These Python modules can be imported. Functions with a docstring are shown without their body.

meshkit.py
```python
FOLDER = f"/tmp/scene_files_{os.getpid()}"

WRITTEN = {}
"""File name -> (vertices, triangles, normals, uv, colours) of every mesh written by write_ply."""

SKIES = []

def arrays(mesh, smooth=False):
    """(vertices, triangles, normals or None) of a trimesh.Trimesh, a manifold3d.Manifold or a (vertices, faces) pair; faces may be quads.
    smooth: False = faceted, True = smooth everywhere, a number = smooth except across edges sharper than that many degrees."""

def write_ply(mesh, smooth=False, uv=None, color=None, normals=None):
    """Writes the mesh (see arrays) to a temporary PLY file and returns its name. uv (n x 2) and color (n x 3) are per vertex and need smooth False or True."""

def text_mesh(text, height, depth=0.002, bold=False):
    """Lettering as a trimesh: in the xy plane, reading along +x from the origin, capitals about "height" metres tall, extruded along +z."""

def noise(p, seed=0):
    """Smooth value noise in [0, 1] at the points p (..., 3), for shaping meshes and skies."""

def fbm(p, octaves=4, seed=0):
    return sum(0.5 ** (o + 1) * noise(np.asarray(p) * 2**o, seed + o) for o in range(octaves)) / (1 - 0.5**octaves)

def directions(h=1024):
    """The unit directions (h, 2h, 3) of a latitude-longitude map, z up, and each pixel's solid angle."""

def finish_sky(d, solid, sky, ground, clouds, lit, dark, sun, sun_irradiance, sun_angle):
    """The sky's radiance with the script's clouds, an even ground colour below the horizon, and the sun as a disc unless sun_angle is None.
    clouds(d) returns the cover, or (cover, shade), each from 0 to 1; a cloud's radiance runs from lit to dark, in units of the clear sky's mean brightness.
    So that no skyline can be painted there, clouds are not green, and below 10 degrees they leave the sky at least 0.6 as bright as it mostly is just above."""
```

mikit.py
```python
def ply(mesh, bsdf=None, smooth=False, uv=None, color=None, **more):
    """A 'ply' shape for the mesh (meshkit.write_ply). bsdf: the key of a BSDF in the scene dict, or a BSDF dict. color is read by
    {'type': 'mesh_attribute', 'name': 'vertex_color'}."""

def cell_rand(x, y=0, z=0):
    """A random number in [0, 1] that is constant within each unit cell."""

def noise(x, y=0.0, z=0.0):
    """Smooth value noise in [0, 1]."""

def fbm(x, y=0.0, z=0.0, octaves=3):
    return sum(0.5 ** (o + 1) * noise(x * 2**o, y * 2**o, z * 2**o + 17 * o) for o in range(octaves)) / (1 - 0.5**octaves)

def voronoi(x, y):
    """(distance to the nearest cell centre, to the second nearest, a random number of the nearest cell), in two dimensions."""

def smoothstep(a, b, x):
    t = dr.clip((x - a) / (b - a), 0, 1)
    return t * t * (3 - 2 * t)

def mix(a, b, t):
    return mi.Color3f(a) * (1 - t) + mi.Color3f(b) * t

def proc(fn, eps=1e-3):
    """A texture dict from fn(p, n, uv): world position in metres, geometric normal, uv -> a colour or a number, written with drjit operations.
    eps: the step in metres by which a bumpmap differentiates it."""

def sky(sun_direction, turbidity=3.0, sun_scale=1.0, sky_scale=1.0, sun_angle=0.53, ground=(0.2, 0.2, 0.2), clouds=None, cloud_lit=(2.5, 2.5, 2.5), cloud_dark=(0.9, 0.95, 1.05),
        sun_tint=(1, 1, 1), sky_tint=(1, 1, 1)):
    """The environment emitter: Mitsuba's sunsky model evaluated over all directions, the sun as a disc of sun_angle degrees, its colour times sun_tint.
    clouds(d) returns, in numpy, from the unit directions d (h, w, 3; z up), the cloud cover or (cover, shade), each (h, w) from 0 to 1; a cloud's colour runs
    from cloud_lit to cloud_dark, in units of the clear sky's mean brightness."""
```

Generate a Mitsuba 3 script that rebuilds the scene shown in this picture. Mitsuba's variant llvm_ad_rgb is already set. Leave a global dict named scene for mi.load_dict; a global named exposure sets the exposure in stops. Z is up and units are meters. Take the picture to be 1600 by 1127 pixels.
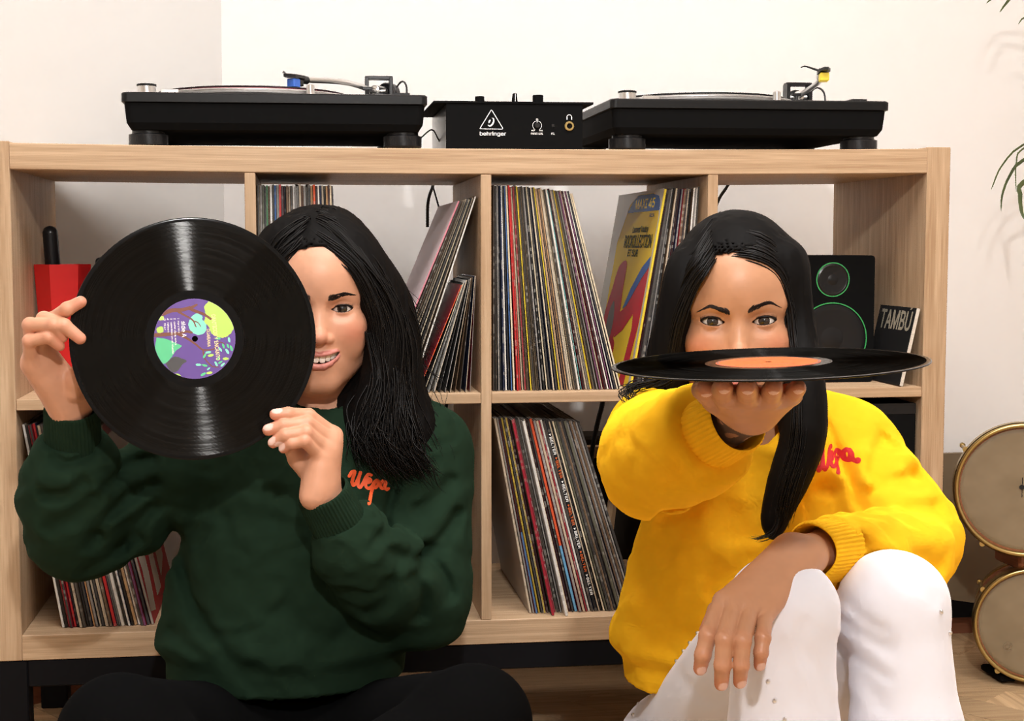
import math, random
import numpy as np, trimesh, manifold3d as m3, shapely
from shapely.geometry import Polygon, Point, LineString, box as sbox
from shapely import affinity
from shapely.ops import unary_union
import drjit as dr, mitsuba as mi, mikit, meshkit
T = mi.ScalarTransform4f
RNG = np.random.default_rng(7)
scene, labels = {}, {}
FLOOR = -0.186

# ---------------------------------------------------------------- camera (origin = front lower left corner of the shelving unit)
C = np.array([.4488, -2.1327, .6105])
YAW, PITCH, ROLL, FPX, CX, CY = .1199, -.0763, -.002, 2222.77, 733.0, 556.06
def _rot(yaw, pitch, roll):
    cy, sy, cp, sp = math.cos(yaw), math.sin(yaw), math.cos(pitch), math.sin(pitch)
    f = np.array([sy*cp, cy*cp, sp]); r = np.array([cy, -sy, 0]); u = np.cross(r, f)
    return np.array([r*math.cos(roll)+u*math.sin(roll), u*math.cos(roll)-r*math.sin(roll), f])
R = _rot(YAW, PITCH, ROLL)
def at(x, y, Y):
    """the point of the plane at depth Y that the photograph shows at pixel x, y"""
    d = np.array([(x-CX)/FPX, -(y-CY)/FPX, 1.])@R
    return C+d*(Y-C[1])/d[1]
scene['camera'] = {'type': 'perspective', 'fov': 2*math.degrees(math.atan(800/FPX)), 'fov_axis': 'x', 'near_clip': .05, 'far_clip': 50.,
                   'principal_point_offset_x': (800-CX)/1600, 'principal_point_offset_y': (563.5-CY)/1127,
                   'to_world': T().look_at(origin=C.tolist(), target=(C+R[2]).tolist(), up=R[1].tolist())}
exposure = 0.0
# ---------------------------------------------------------------- lights: a softbox above and behind the camera, a lit ceiling panel over the room
SOFTBOX = dict(pos=(.58, -2.25, 1.55), aim=(.75, 0.1, .40), w=.09, h=.09, power=1080.)
CEILING_LAMP = dict(pos=(.85, -1.05, 2.24), w=1.7, h=1.1, power=9.)
def softbox_basis():
    f = np.array(SOFTBOX['aim'])-np.array(SOFTBOX['pos']); f /= np.linalg.norm(f)
    r = np.cross(f, [0, 0, 1.]); r /= np.linalg.norm(r)
    return r, np.cross(r, f), f

# ---------------------------------------------------------------- bookkeeping helpers
def numbered(name):
    k, i = name, 0
    while k in scene or k in labels or any(s.startswith(k+'__') for s in ()):
        i += 1; k = f'{name}_{i:03d}'
    return k
def thing(name, label, cat, group=None):
    k = numbered(name); labels[k] = {'label': label, 'category': cat}
    if group: labels[k]['group'] = group
    return k
def put(key, mesh, bsdf, smooth=False, **kw):
    scene[key] = mikit.ply(mesh, bsdf, smooth, **kw); return key
_seen = set()
def part(parent, name, mesh, bsdf, smooth=False, label=None, **kw):
    k = numbered(f'{parent}__{name}'); put(k, mesh, bsdf, smooth, **kw)
    if label: labels[k] = {'label': label}
    return k
def single(name, mesh, bsdf, label, cat, smooth=False, group=None, **kw):
    k = thing(name, label, cat, group); put(k, mesh, bsdf, smooth, **kw); return k
def struct(name, mesh, bsdf, smooth=False, **kw):
    put(name, mesh, bsdf, smooth, **kw); labels[name] = {'kind': 'structure', 'label': kw.get('label', '') or name.replace('_', ' ')}; return name

# ---------------------------------------------------------------- mesh helpers
def cat(*ms): return trimesh.util.concatenate([m for m in ms if m is not None])
def tm(man):
    g = man.to_mesh(); return trimesh.Trimesh(g.vert_properties[:, :3], g.tri_verts, process=False)
def bx(x0, x1, y0, y1, z0, z1, bev=0.0):
    """a box with bevelled edges"""
    if bev <= 0:
        b = trimesh.creation.box((x1-x0, y1-y0, z1-z0)); b.apply_translation(((x0+x1)/2, (y0+y1)/2, (z0+z1)/2)); return b
    b, pts = bev, []
    for x, sx in ((x0, 1), (x1, -1)):
        for y, sy in ((y0, 1), (y1, -1)):
            for z, sz in ((z0, 1), (z1, -1)):
                pts += [(x, y+sy*b, z+sz*b), (x+sx*b, y, z+sz*b), (x+sx*b, y+sy*b, z)]
    return trimesh.Trimesh(*(lambda h: (h.vertices, h.faces))(trimesh.PointCloud(pts).convex_hull), process=False)
def cyl(p0, p1, r0, r1=None, n=32, bev=0.0):
    """a lathed cylinder or cone from p0 to p1 with optional rounded rims"""
    r1 = r0 if r1 is None else r1
    L = float(np.linalg.norm(np.subtract(p1, p0)))
    prof = [(0, 0), (r0-bev, 0), (r0, bev), (r1, L-bev), (r1-bev, L), (0, L)] if bev else [(0, 0), (r0, 0), (r1, L), (0, L)]
    return lathe(prof, p0, np.subtract(p1, p0), n)
def frame_of(axis):
    z = np.asarray(axis, float); z = z/np.linalg.norm(z)
    x = np.cross([0, 1., 0] if abs(z[1]) < .9 else [1., 0, 0], z); x /= np.linalg.norm(x)
    return np.stack([x, np.cross(z, x), z], 1)
def lathe(prof, origin=(0, 0, 0), axis=(0, 0, 1), n=32):
    m = trimesh.creation.revolve(np.asarray(prof, float), sections=n)
    M = np.eye(4); M[:3, :3] = frame_of(axis); M[:3, 3] = origin; m.apply_transform(M); return m
def spline(pts, n):
    """Catmull-Rom through the points (k x d) sampled at n places"""
    P = np.asarray(pts, float)
    if len(P) == 2: return P[0]+(P[1]-P[0])*np.linspace(0, 1, n)[:, None]
    Q = np.vstack([2*P[0]-P[1], P, 2*P[-1]-P[-2]])
    t = np.linspace(0, len(P)-1-1e-9, n); i = t.astype(int); f = (t-i)[:, None]
    a, b, c, d = Q[i], Q[i+1], Q[i+2], Q[i+3]
    return .5*((2*b)+(c-a)*f+(2*a-5*b+4*c-d)*f**2+(3*b-a-3*c+d)*f**3)
def tube(path, rad, sides=8, caps=True):
    """a tube along the path; rad is one radius or one per point"""
    P = np.asarray(path, float); n = len(P); rad = np.broadcast_to(rad, n)
    t = np.gradient(P, axis=0); t /= np.linalg.norm(t, axis=1, keepdims=True)+1e-12
    u = np.cross(t[0], [0, 0, 1.] if abs(t[0][2]) < .9 else [1., 0, 0]); u /= np.linalg.norm(u)
    V = []
    a = np.arange(sides)*2*np.pi/sides
    for i in range(n):
        u = u-t[i]*(u@t[i]); u /= np.linalg.norm(u)+1e-12; w = np.cross(t[i], u)
        V.append(P[i]+rad[i]*(np.cos(a)[:, None]*u+np.sin(a)[:, None]*w))
    V = np.vstack(V); k = np.arange(sides); k2 = (k+1) % sides; F = []
    for i in range(n-1):
        o = i*sides; F += [np.stack([o+k, o+k2, o+sides+k2], 1), np.stack([o+k, o+sides+k2, o+sides+k], 1)]
    if caps:
        V = np.vstack([V, P[0], P[-1]]); o = (n-1)*sides
        F += [np.stack([k2, k, k*0+len(V)-2], 1), np.stack([o+k, o+k2, k*0+len(V)-1], 1)]
    return trimesh.Trimesh(V, np.vstack(F), process=False)
def extrude(shape, depth):
    gs = [g for g in getattr(shape, 'geoms', [shape]) if g.area > 1e-12 and g.geom_type == 'Polygon']
    return cat(*[trimesh.creation.extrude_polygon(g, depth, engine='earcut') for g in gs])
def place(mesh, origin, ex, ey, ez=None):
    """puts a mesh drawn in its own x, y (and z) into the frame with these axes"""
    ex, ey = np.asarray(ex, float), np.asarray(ey, float); ex = ex/np.linalg.norm(ex); ey = ey-ex*(ex@ey); ey = ey/np.linalg.norm(ey)
    M = np.eye(4); M[:3, :3] = np.stack([ex, ey, np.cross(ex, ey)], 1); M[:3, 3] = origin
    m = mesh.copy(); m.apply_transform(M); return m
def text(s, height, depth=.0004, bold=False, center=True):
    m = meshkit.text_mesh(s, height, depth, bold)
    if center: m.apply_translation((-(m.bounds[0][0]+m.bounds[1][0])/2, -height/2, 0))
    return m
def srgb(*c):
    c = np.asarray(c, float)/255; return np.where(c <= .04045, c/12.92, ((c+.055)/1.055)**2.4)

# ---------------------------------------------------------------- materials
def rgb(c): return {'type': 'rgb', 'value': [float(x) for x in c]}
def mat(name, color, rough=.5, spec=.5, metal=0., **kw):
    tex = color if isinstance(color, dict) else rgb(color)
    scene[name] = {'type': 'twosided', 'bsdf': {'type': 'principled', 'base_color': tex, 'roughness': rough, 'specular': spec, 'metallic': metal, **kw}}
    return name
def bumped(name, color, fn, scale, rough=.6, spec=.3, eps=1e-3, **kw):
    tex = color if isinstance(color, dict) else rgb(color)
    scene[name] = {'type': 'twosided', 'bsdf': {'type': 'bumpmap', 'arbitrary': mikit.proc(fn, eps), 'scale': scale,
                   'bsdf': {'type': 'principled', 'base_color': tex, 'roughness': rough, 'specular': spec, **kw}}}
    return name
VC = {'type': 'mesh_attribute', 'name': 'vertex_color'}
def wood(along, dark, light, fine=1.0):
    dark, light = tuple(float(c) for c in dark), tuple(float(c) for c in light)
    def fn(p, n, uv):
        q = [p.x, p.y, p.z]; s = [150., 150., 150.]; s[along] = 5.0
        g = mikit.fbm(q[0]*s[0], q[1]*s[1], q[2]*s[2], 3)
        s2 = [620., 620., 620.]; s2[along] = 26.
        h = mikit.noise(q[0]*s2[0], q[1]*s2[1], q[2]*s2[2])
        s3 = [9., 9., 9.]; s3[along] = 1.2
        b = mikit.noise(q[0]*s3[0]+3, q[1]*s3[1], q[2]*s3[2])
        t = dr.clip(.5+1.25*(g-.5)+.5*(h-.5)*fine+.35*(b-.5), 0, 1)
        return mikit.mix(dark, light, t)
    return mikit.proc(fn)
OAK_D, OAK_L = (.365, .230, .130), (.545, .385, .245)
mat('oak_along_x', wood(0, OAK_D, OAK_L), .5, .3)
mat('oak_along_z', wood(2, OAK_D, OAK_L), .5, .3)
mat('oak_along_y', wood(1, OAK_D, OAK_L), .5, .3)
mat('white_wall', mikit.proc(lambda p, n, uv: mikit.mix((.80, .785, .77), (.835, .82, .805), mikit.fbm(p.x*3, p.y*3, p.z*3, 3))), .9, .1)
mat('left_wall_shaded', (.66, .65, .635), .9, .1)  # greyer than the back wall: shade from its angle put into the colour
mat('ceiling_white', (.86, .85, .84), .9, .1)
mat('floor_board', wood(0, (.34, .22, .12), (.54, .38, .225)), .45, .35)
mat('baseboard_wood', wood(0, (.16, .055, .025), (.24, .09, .045)), .5, .3)
mat('black_plastic', (.006, .006, .0063), .42, .25)
mat('black_matte', (.004, .004, .0042), .8, .08)
mat('black_satin', (.008, .008, .009), .30, .35)
mat('black_metal', (.0045, .0045, .0060), .6, .12)
mat('silver', (.78, .77, .75), .28, .5, 1.)
mat('brushed_grey', (.50, .49, .48), .42, .5, .85)
mat('grey_paint', (.62, .61, .60), .45, .4)
mat('brass', (.56, .42, .17), .28, .5, 1.)
mat('chrome', (.85, .85, .86), .08, .5, 1.)
mat('print_white', (.80, .80, .79), .6, .2)
mat('print_black', (.02, .02, .02), .6, .2)
mat('cable_black', (.011, .011, .011), .45, .4)
mat('sleeve', VC, .5, .35)
mat('sleeve_gloss', VC, .22, .5)
mat('vertex_matte', VC, .8, .2)
mat('red_lacquer', (.62, .018, .018), .3, .5)
mat('red_spot', (.6, .03, .03), .5, .4)
mat('blue_plastic', (.03, .12, .50), .35, .5)
mat('yellow_plastic', (.80, .62, .03), .4, .5)
mat('green_ring', (.035, .30, .085), .35, .5)
mat('drum_skin', mikit.proc(lambda p, n, uv: mikit.mix((.20, .148, .085), (.30, .232, .148), mikit.fbm(p.x*22, p.y*22, p.z*22, 4))), .5, .35)
mat('drum_wood', wood(1, (.16, .05, .02), (.32, .12, .05)), .35, .5)
mat('brown_board', mikit.proc(lambda p, n, uv: mikit.mix((.13, .094, .055), (.21, .155, .097), mikit.fbm(p.x*9+p.z*5, p.y*9, p.z*16-p.x*8, 4))), .6, .3)
mat('dark_cloth', (.028, .022, .017), .9, .1)
mat('leaf', mikit.proc(lambda p, n, uv: mikit.mix((.035, .05, .02), (.11, .14, .05), mikit.noise(p.x*60, p.y*60, p.z*40))), .5, .35)
mat('terracotta', (.42, .17, .09), .8, .2)

# ---------------------------------------------------------------- room shell
WY = .62                                              # the back wall; the left wall runs from its corner to the front and to the left
CORNER = np.array([.312, WY])
LDIR = np.array([-math.cos(math.radians(35)), -math.sin(math.radians(35))])
ZC, YF, XL, XR = 2.35, -4.2, -2.3, 3.4
def slab(poly, z0, z1):
    m = trimesh.creation.extrude_polygon(Polygon(poly), z1-z0, engine='earcut'); m.apply_translation((0, 0, z0)); return m
LEND = CORNER+LDIR*(CORNER[0]-XL)/-LDIR[0]
LN = np.array([LDIR[1], -LDIR[0]]); LN = LN if LN[0] < 0 else -LN
struct('floor', slab([(XL-.2, YF-.2), (XR+.2, YF-.2), (XR+.2, WY+.2), (XL-.2, WY+.2)], FLOOR-.08, FLOOR-.004), 'floor_board')
struct('ceiling', slab([(XL-.2, YF-.2), (XR+.2, YF-.2), (XR+.2, WY+.2), (XL-.2, WY+.2)], ZC, ZC+.1), 'ceiling_white')
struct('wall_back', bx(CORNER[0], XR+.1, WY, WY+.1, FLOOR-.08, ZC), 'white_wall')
struct('wall_left', slab([CORNER, LEND, LEND+LN*.1, CORNER+LN*.1+np.array([.06, .05])], FLOOR-.08, ZC), 'left_wall_shaded')
struct('wall_side', bx(XL-.1, XL, YF, LEND[1]+.05, FLOOR-.08, ZC), 'white_wall')
struct('wall_right', bx(XR, XR+.1, YF, WY, FLOOR-.08, ZC), 'white_wall')
struct('wall_front', bx(XL-.1, XR+.1, YF-.1, YF, FLOOR-.08, ZC), 'white_wall')
struct('baseboard_back', bx(CORNER[0]+.01, XR, WY-.012, WY, FLOOR-.004, FLOOR+.045, .002), 'baseboard_wood')
_b = bx(0, 2.2, 0, .012, FLOOR-.004, FLOOR+.045, .002)
struct('baseboard_left', place(_b, (CORNER[0], CORNER[1], 0), (LDIR[0], LDIR[1], 0), (-LN[0], -LN[1], 0)) if False else place(_b, (*(CORNER-LN*.0), 0), (LDIR[0], LDIR[1], 0), (-LN[0], -LN[1], 0)), 'baseboard_wood')
# herringbone planks where the photograph shows the floor
def planks():
    L, W, made = .42, .085, 0
    ang = math.radians(38); ca, sa = math.cos(ang), math.sin(ang)
    proto = {}
    for v in range(4):
        mat(f'plank_wood_{v}', wood(0 if v % 2 == 0 else 1, tuple(np.array((.34, .22, .12))*(.88+.08*v)), tuple(np.array((.54, .38, .225))*(.88+.08*v))), .42, .35)
    region = sbox(-.25, -.62, 2.35, WY-.002)
    cut = Polygon([CORNER, CORNER+LDIR*3, CORNER+LDIR*3+LN*2, CORNER+LN*2+np.array([.4, .4])])
    region = region.difference(cut)
    cells = []
    for i in range(-26, 27):
        for j in range(-8, 9):
            # herringbone lattice: pairs of an along-plank and an across-plank
            ox, oy = i*W+j*2*L*.5+0, -i*W+0+j*L
            for k in (0, 1):
                r = sbox(ox, oy, ox+L, oy+W) if k == 0 else sbox(ox+L-0, oy+W-L, ox+L+W, oy+W)
                cells.append((k, r))
    seen = []
    for k, r in cells:
        r = affinity.rotate(r, 38, origin=(0, 0)); r = affinity.translate(r, 1.0, -.1)
        g = r.buffer(-.0006, join_style=2).intersection(region)
        if g.is_empty or g.area < .004 or g.geom_type != 'Polygon': continue
        c = g.representative_point()
        if any(s.intersection(g).area > .0002 for s in seen if abs(s.centroid.x-c.x) < .5 and abs(s.centroid.y-c.y) < .5): continue
        seen.append(g)
    for n, g in enumerate(seen[:290]):
        m = trimesh.creation.extrude_polygon(g, .006, engine='earcut'); m.apply_translation((0, 0, FLOOR-.006-.0003*(n % 2)))
        part('floor', 'plank', m, f'plank_wood_{n % 4}')
    return len(seen)
N_PLANKS = planks()
# lamps
r_, u_, f_ = softbox_basis(); P_ = np.array(SOFTBOX['pos'])
k = thing('studio_softbox', 'small square studio softbox on a stand behind the camera', 'lamp')
q = bx(-SOFTBOX['w']/2, SOFTBOX['w']/2, -SOFTBOX['h']/2, SOFTBOX['h']/2, -.006, 0)
scene[k+'__diffuser'] = {**mikit.ply(place(q, P_, r_, u_), 'print_white'), 'emitter': {'type': 'area', 'radiance': rgb(np.array((1., .982, .96))*SOFTBOX['power'])}}
# place() makes z = x cross y; here that points away from the scene, so turn it round
scene[k+'__diffuser'] = {**mikit.ply(place(q, P_, -r_, u_), 'print_white'), 'emitter': {'type': 'area', 'radiance': rgb(np.array((1., .982, .96))*SOFTBOX['power'])}}
w2, h2 = SOFTBOX['w']/2+.012, SOFTBOX['h']/2+.015
hull = trimesh.PointCloud([(sx*w2, sy*h2, -.02) for sx in (-1, 1) for sy in (-1, 1)]+[(sx*.03, sy*.03, -.14) for sx in (-1, 1) for sy in (-1, 1)]).convex_hull
part(k, 'shell', place(hull, P_, -r_, u_), 'black_matte')
part(k, 'stand', tube([P_-f_*.18, P_-f_*.18-np.array([0, 0, (P_-f_*.18)[2]-FLOOR])], .014), 'black_metal', True)
L_ = CEILING_LAMP; px_, py_, pz_ = L_['pos']
k = thing('ceiling_panel_lamp', 'white panel lamp hung from the ceiling in front of the shelves', 'lamp')
scene[k+'__diffuser'] = {**mikit.ply(bx(px_-L_['w']/2, px_+L_['w']/2, py_-L_['h']/2, py_+L_['h']/2, pz_-.01, pz_), 'print_white'), 'emitter': {'type': 'area', 'radiance': rgb(np.array((1., .982, .96))*L_['power'])}}
part(k, 'housing', bx(px_-L_['w']/2-.02, px_+L_['w']/2+.02, py_-L_['h']/2-.02, py_+L_['h']/2+.02, pz_+.001, pz_+.03, .004), 'brushed_grey')
for sx in (-1, 1): part(k, 'rod', cyl((px_+sx*.3, py_, pz_+.028), (px_+sx*.3, py_, ZC), .006, n=12), 'brushed_grey', 30)
# ---------------------------------------------------------------- shelving unit: two rows of four cubbies on a black frame
SW, SD, SH = 1.464, .39, .762
XS = [(.373, .389), (.724, .740), (1.075, 1.091)]
OPEN = [(.038, .373), (.389, .724), (.740, 1.075), (1.091, 1.426)]
k = SHELF = thing('shelving_unit', 'pale oak shelving unit of two rows of four cubbies on a black frame', 'shelf')
part(k, 'side_panel', bx(0, .038, 0, SD, 0, SH+.0025, .0012), 'oak_along_z')
part(k, 'side_panel', bx(1.426, SW, 0, SD, 0, SH+.0025, .0012), 'oak_along_z')
def sagged(m, sag):
    m = m.subdivide().subdivide().subdivide().subdivide() if sag else m
    t = (m.vertices[:, 0]-.038)/1.388; m.vertices[:, 2] -= sag*4*t*(1-t); return m
SAG = .0045
def top_z(x): t = (x-.038)/1.388; return SH-SAG*4*t*(1-t)
def board(x0, x1, z0, z1, sag, n=24):
    xs = np.linspace(x0, x1, n+1); V, F = [], []
    b = .0012; ring = [(0, b), (b, 0), (SD-b, 0), (SD, b), (SD, 1-b), (SD-b, 1), (b, 1), (0, 1-b)]
    for x in xs:
        t = (x-.038)/1.388; s = sag*4*t*(1-t)
        for (y, w) in ring:
            z = z0+b if w == b else z0 if w == 0 else z1 if w == 1 else z1-b
            V.append((x, y, z-s))
    for i in range(n):
        for j in range(8):
            a, c = i*8+j, i*8+(j+1) % 8; F += [(a, a+8, c), (c, a+8, c+8)]
    for j in range(1, 7): F += [(0, j, j+1), (n*8, n*8+j+1, n*8+j)]
    m = trimesh.Trimesh(V, F, process=False); trimesh.repair.fix_normals(m); return m
part(k, 'top_board', board(.0385, 1.4255, .724, .762, SAG), 'oak_along_x')
part(k, 'bottom_board', board(.0385, 1.4255, 0, .038, 0), 'oak_along_x')
for a, b in XS:
    s = SAG*4*((a-.03)/1.388)*(1-(a-.03)/1.388)
    part(k, 'divider', bx(a, b, .0006, SD-.001, .038, .724-s-.0004, .0009), 'oak_along_z')
for a, b in OPEN:
    part(k, 'shelf_board', bx(a+.0003, b-.0003, .0012, SD-.001, .373, .389, .0009), 'oak_along_x')
part(k, 'frame_rail', bx(.045, SW-.045, .002, .042, -.041, -.0005, .002), 'black_metal')
part(k, 'frame_rail', bx(.045, SW-.045, SD-.042, SD-.002, -.041, -.0005, .002), 'black_metal')
for x0 in (0., SW-.045):
    part(k, 'frame_side', bx(x0, x0+.045, .042, SD-.042, -.041, -.0005, .002), 'black_metal')
    for y0 in (.002, SD-.042):
        part(k, 'frame_leg', bx(x0, x0+.045, y0, y0+.04, FLOOR+.0005, -.0005, .002), 'black_metal')
part(k, 'end_cap', cyl((SW, .05, .742), (SW+.006, .05, .742), .009, n=20, bev=.0015), 'black_plastic', 30)

# ---------------------------------------------------------------- record sleeves, every one a thing
COL = dict(white=(.70, .68, .64), cream=(.66, .57, .41), beige=(.46, .38, .28), black=(.012, .012, .013), charcoal=(.045, .043, .042), grey=(.22, .21, .20),
           brown=(.12, .075, .045), red=(.46, .020, .020), crimson=(.27, .012, .026), orange=(.60, .085, .02), yellow=(.68, .52, .04), mustard=(.42, .30, .04),
           blue=(.05, .12, .30), navy=(.022, .03, .07), teal=(.06, .22, .22), green=(.05, .17, .07), pink=(.68, .20, .27), purple=(.15, .05, .12), tan=(.48, .29, .14), olive=(.10, .10, .07))
def ordinal(i): return f"{i}{'th' if 10 <= i % 100 <= 20 else {1: 'st', 2: 'nd', 3: 'rd'}.get(i % 10, 'th')}"
def sleeve_mesh(th, h, d, spine, cover, rng, busy=.35, bands=None, side=None):
    """a sleeve in its own frame: spine towards -y, x across; the spine carries small uneven print"""
    n = 64; z = np.linspace(0, h, n+1)
    V, Fc, Cc = [], [], []
    def quad(a, b, c, e, col):
        o = len(V); V.extend([a, b, c, e]); Fc.extend([(o, o+1, o+2), (o, o+2, o+3)]); Cc.extend([col]*4)
    x0, x1, r = -th/2, th/2, min(.0008, th*.25)
    spine, cover = np.array(spine), np.array(cover)
    side = cover if side is None else np.array(side)
    lum = spine.mean()
    ink = np.array((.03, .03, .03)) if lum > .25 else np.array((.55, .53, .48)) if rng.random() < .7 else spine*2.5
    text0, text1 = sorted(rng.uniform(.04, .96, 2)); wear = rng.random()
    for i in range(n):
        zm = (i+.5)/n
        c = spine*(.94+.12*rng.random())
        if text0 < zm < text1 and rng.random() < busy: c = c*.72+ink*.28
        elif rng.random() < .03+.07*wear: c = c*.8+np.array((.35, .32, .28))*.2
        if bands is not None:
            for (b0, b1, bc) in bands:
                if b0 <= zm < b1: c = np.array(bc)*(.93+.14*rng.random())
        e = c*.75+cover*.25
        quad((x0, 0, z[i]), (x0+r, -r, z[i]), (x0+r, -r, z[i+1]), (x0, 0, z[i+1]), e)
        quad((x0+r, -r, z[i]), (x1-r, -r, z[i]), (x1-r, -r, z[i+1]), (x0+r, -r, z[i+1]), c)
        quad((x1-r, -r, z[i]), (x1, 0, z[i]), (x1, 0, z[i+1]), (x1-r, -r, z[i+1]), e)
    pap = np.array((.34, .31, .27)) if lum > .1 else np.array((.10, .095, .09))
    quad((x0, d, 0), (x0, 0, 0), (x0, 0, h), (x0, d, h), side)
    quad((x1, 0, 0), (x1, d, 0), (x1, d, h), (x1, 0, h), cover)
    # top and bottom: two card edges and the dark gap of the pocket between them
    w = th*.3
    for za, flip in ((h, False), (0, True)):
        for a, b, col in ((x0, x0+w, pap), (x0+w, x1-w, np.array((.03, .03, .03))), (x1-w, x1, pap)):
            pts = [(a, 0, za), (b, 0, za), (b, d, za), (a, d, za)]
            quad(*(pts[::-1] if flip else pts), col)
        pts = [(x0, 0, za), (x0+r, -r, za), (x1-r, -r, za), (x1, 0, za)]
        quad(*(pts[::-1] if flip else pts), spine)
    quad((x1, d, 0), (x0, d, 0), (x0, d, h), (x1, d, h), cover*.9)
    return np.array(V), np.array(Fc), np.array(Cc)
def lean_matrix(xb, dx, h, th, y, z):
    phi = math.asin(np.clip(dx/h, -.8, .8)); c, s = math.cos(phi), math.sin(phi)
    M = np.eye(4); M[:3, :3] = [[c, 0, s], [0, 1, 0], [-s, 0, c]]
    lift = abs(s)*th/2; M[:3, 3] = (xb+lift*s/c, y, z+lift); return M
def sleeve(name, label, xb, dx, y, z, th, h, d, spine, cover, seed, group=None, gloss=False, **kw):
    rng = np.random.default_rng(seed)
    V, F, Cc = sleeve_mesh(th, h, d, spine, cover, rng, **kw)
    M = lean_matrix(xb, dx, h, th, y, z)
    k = thing(name, label, 'record', group)
    put(k, trimesh.Trimesh(trimesh.transform_points(V, M), F, process=False), 'sleeve_gloss' if gloss else 'sleeve', color=Cc)
    return k, M
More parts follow.
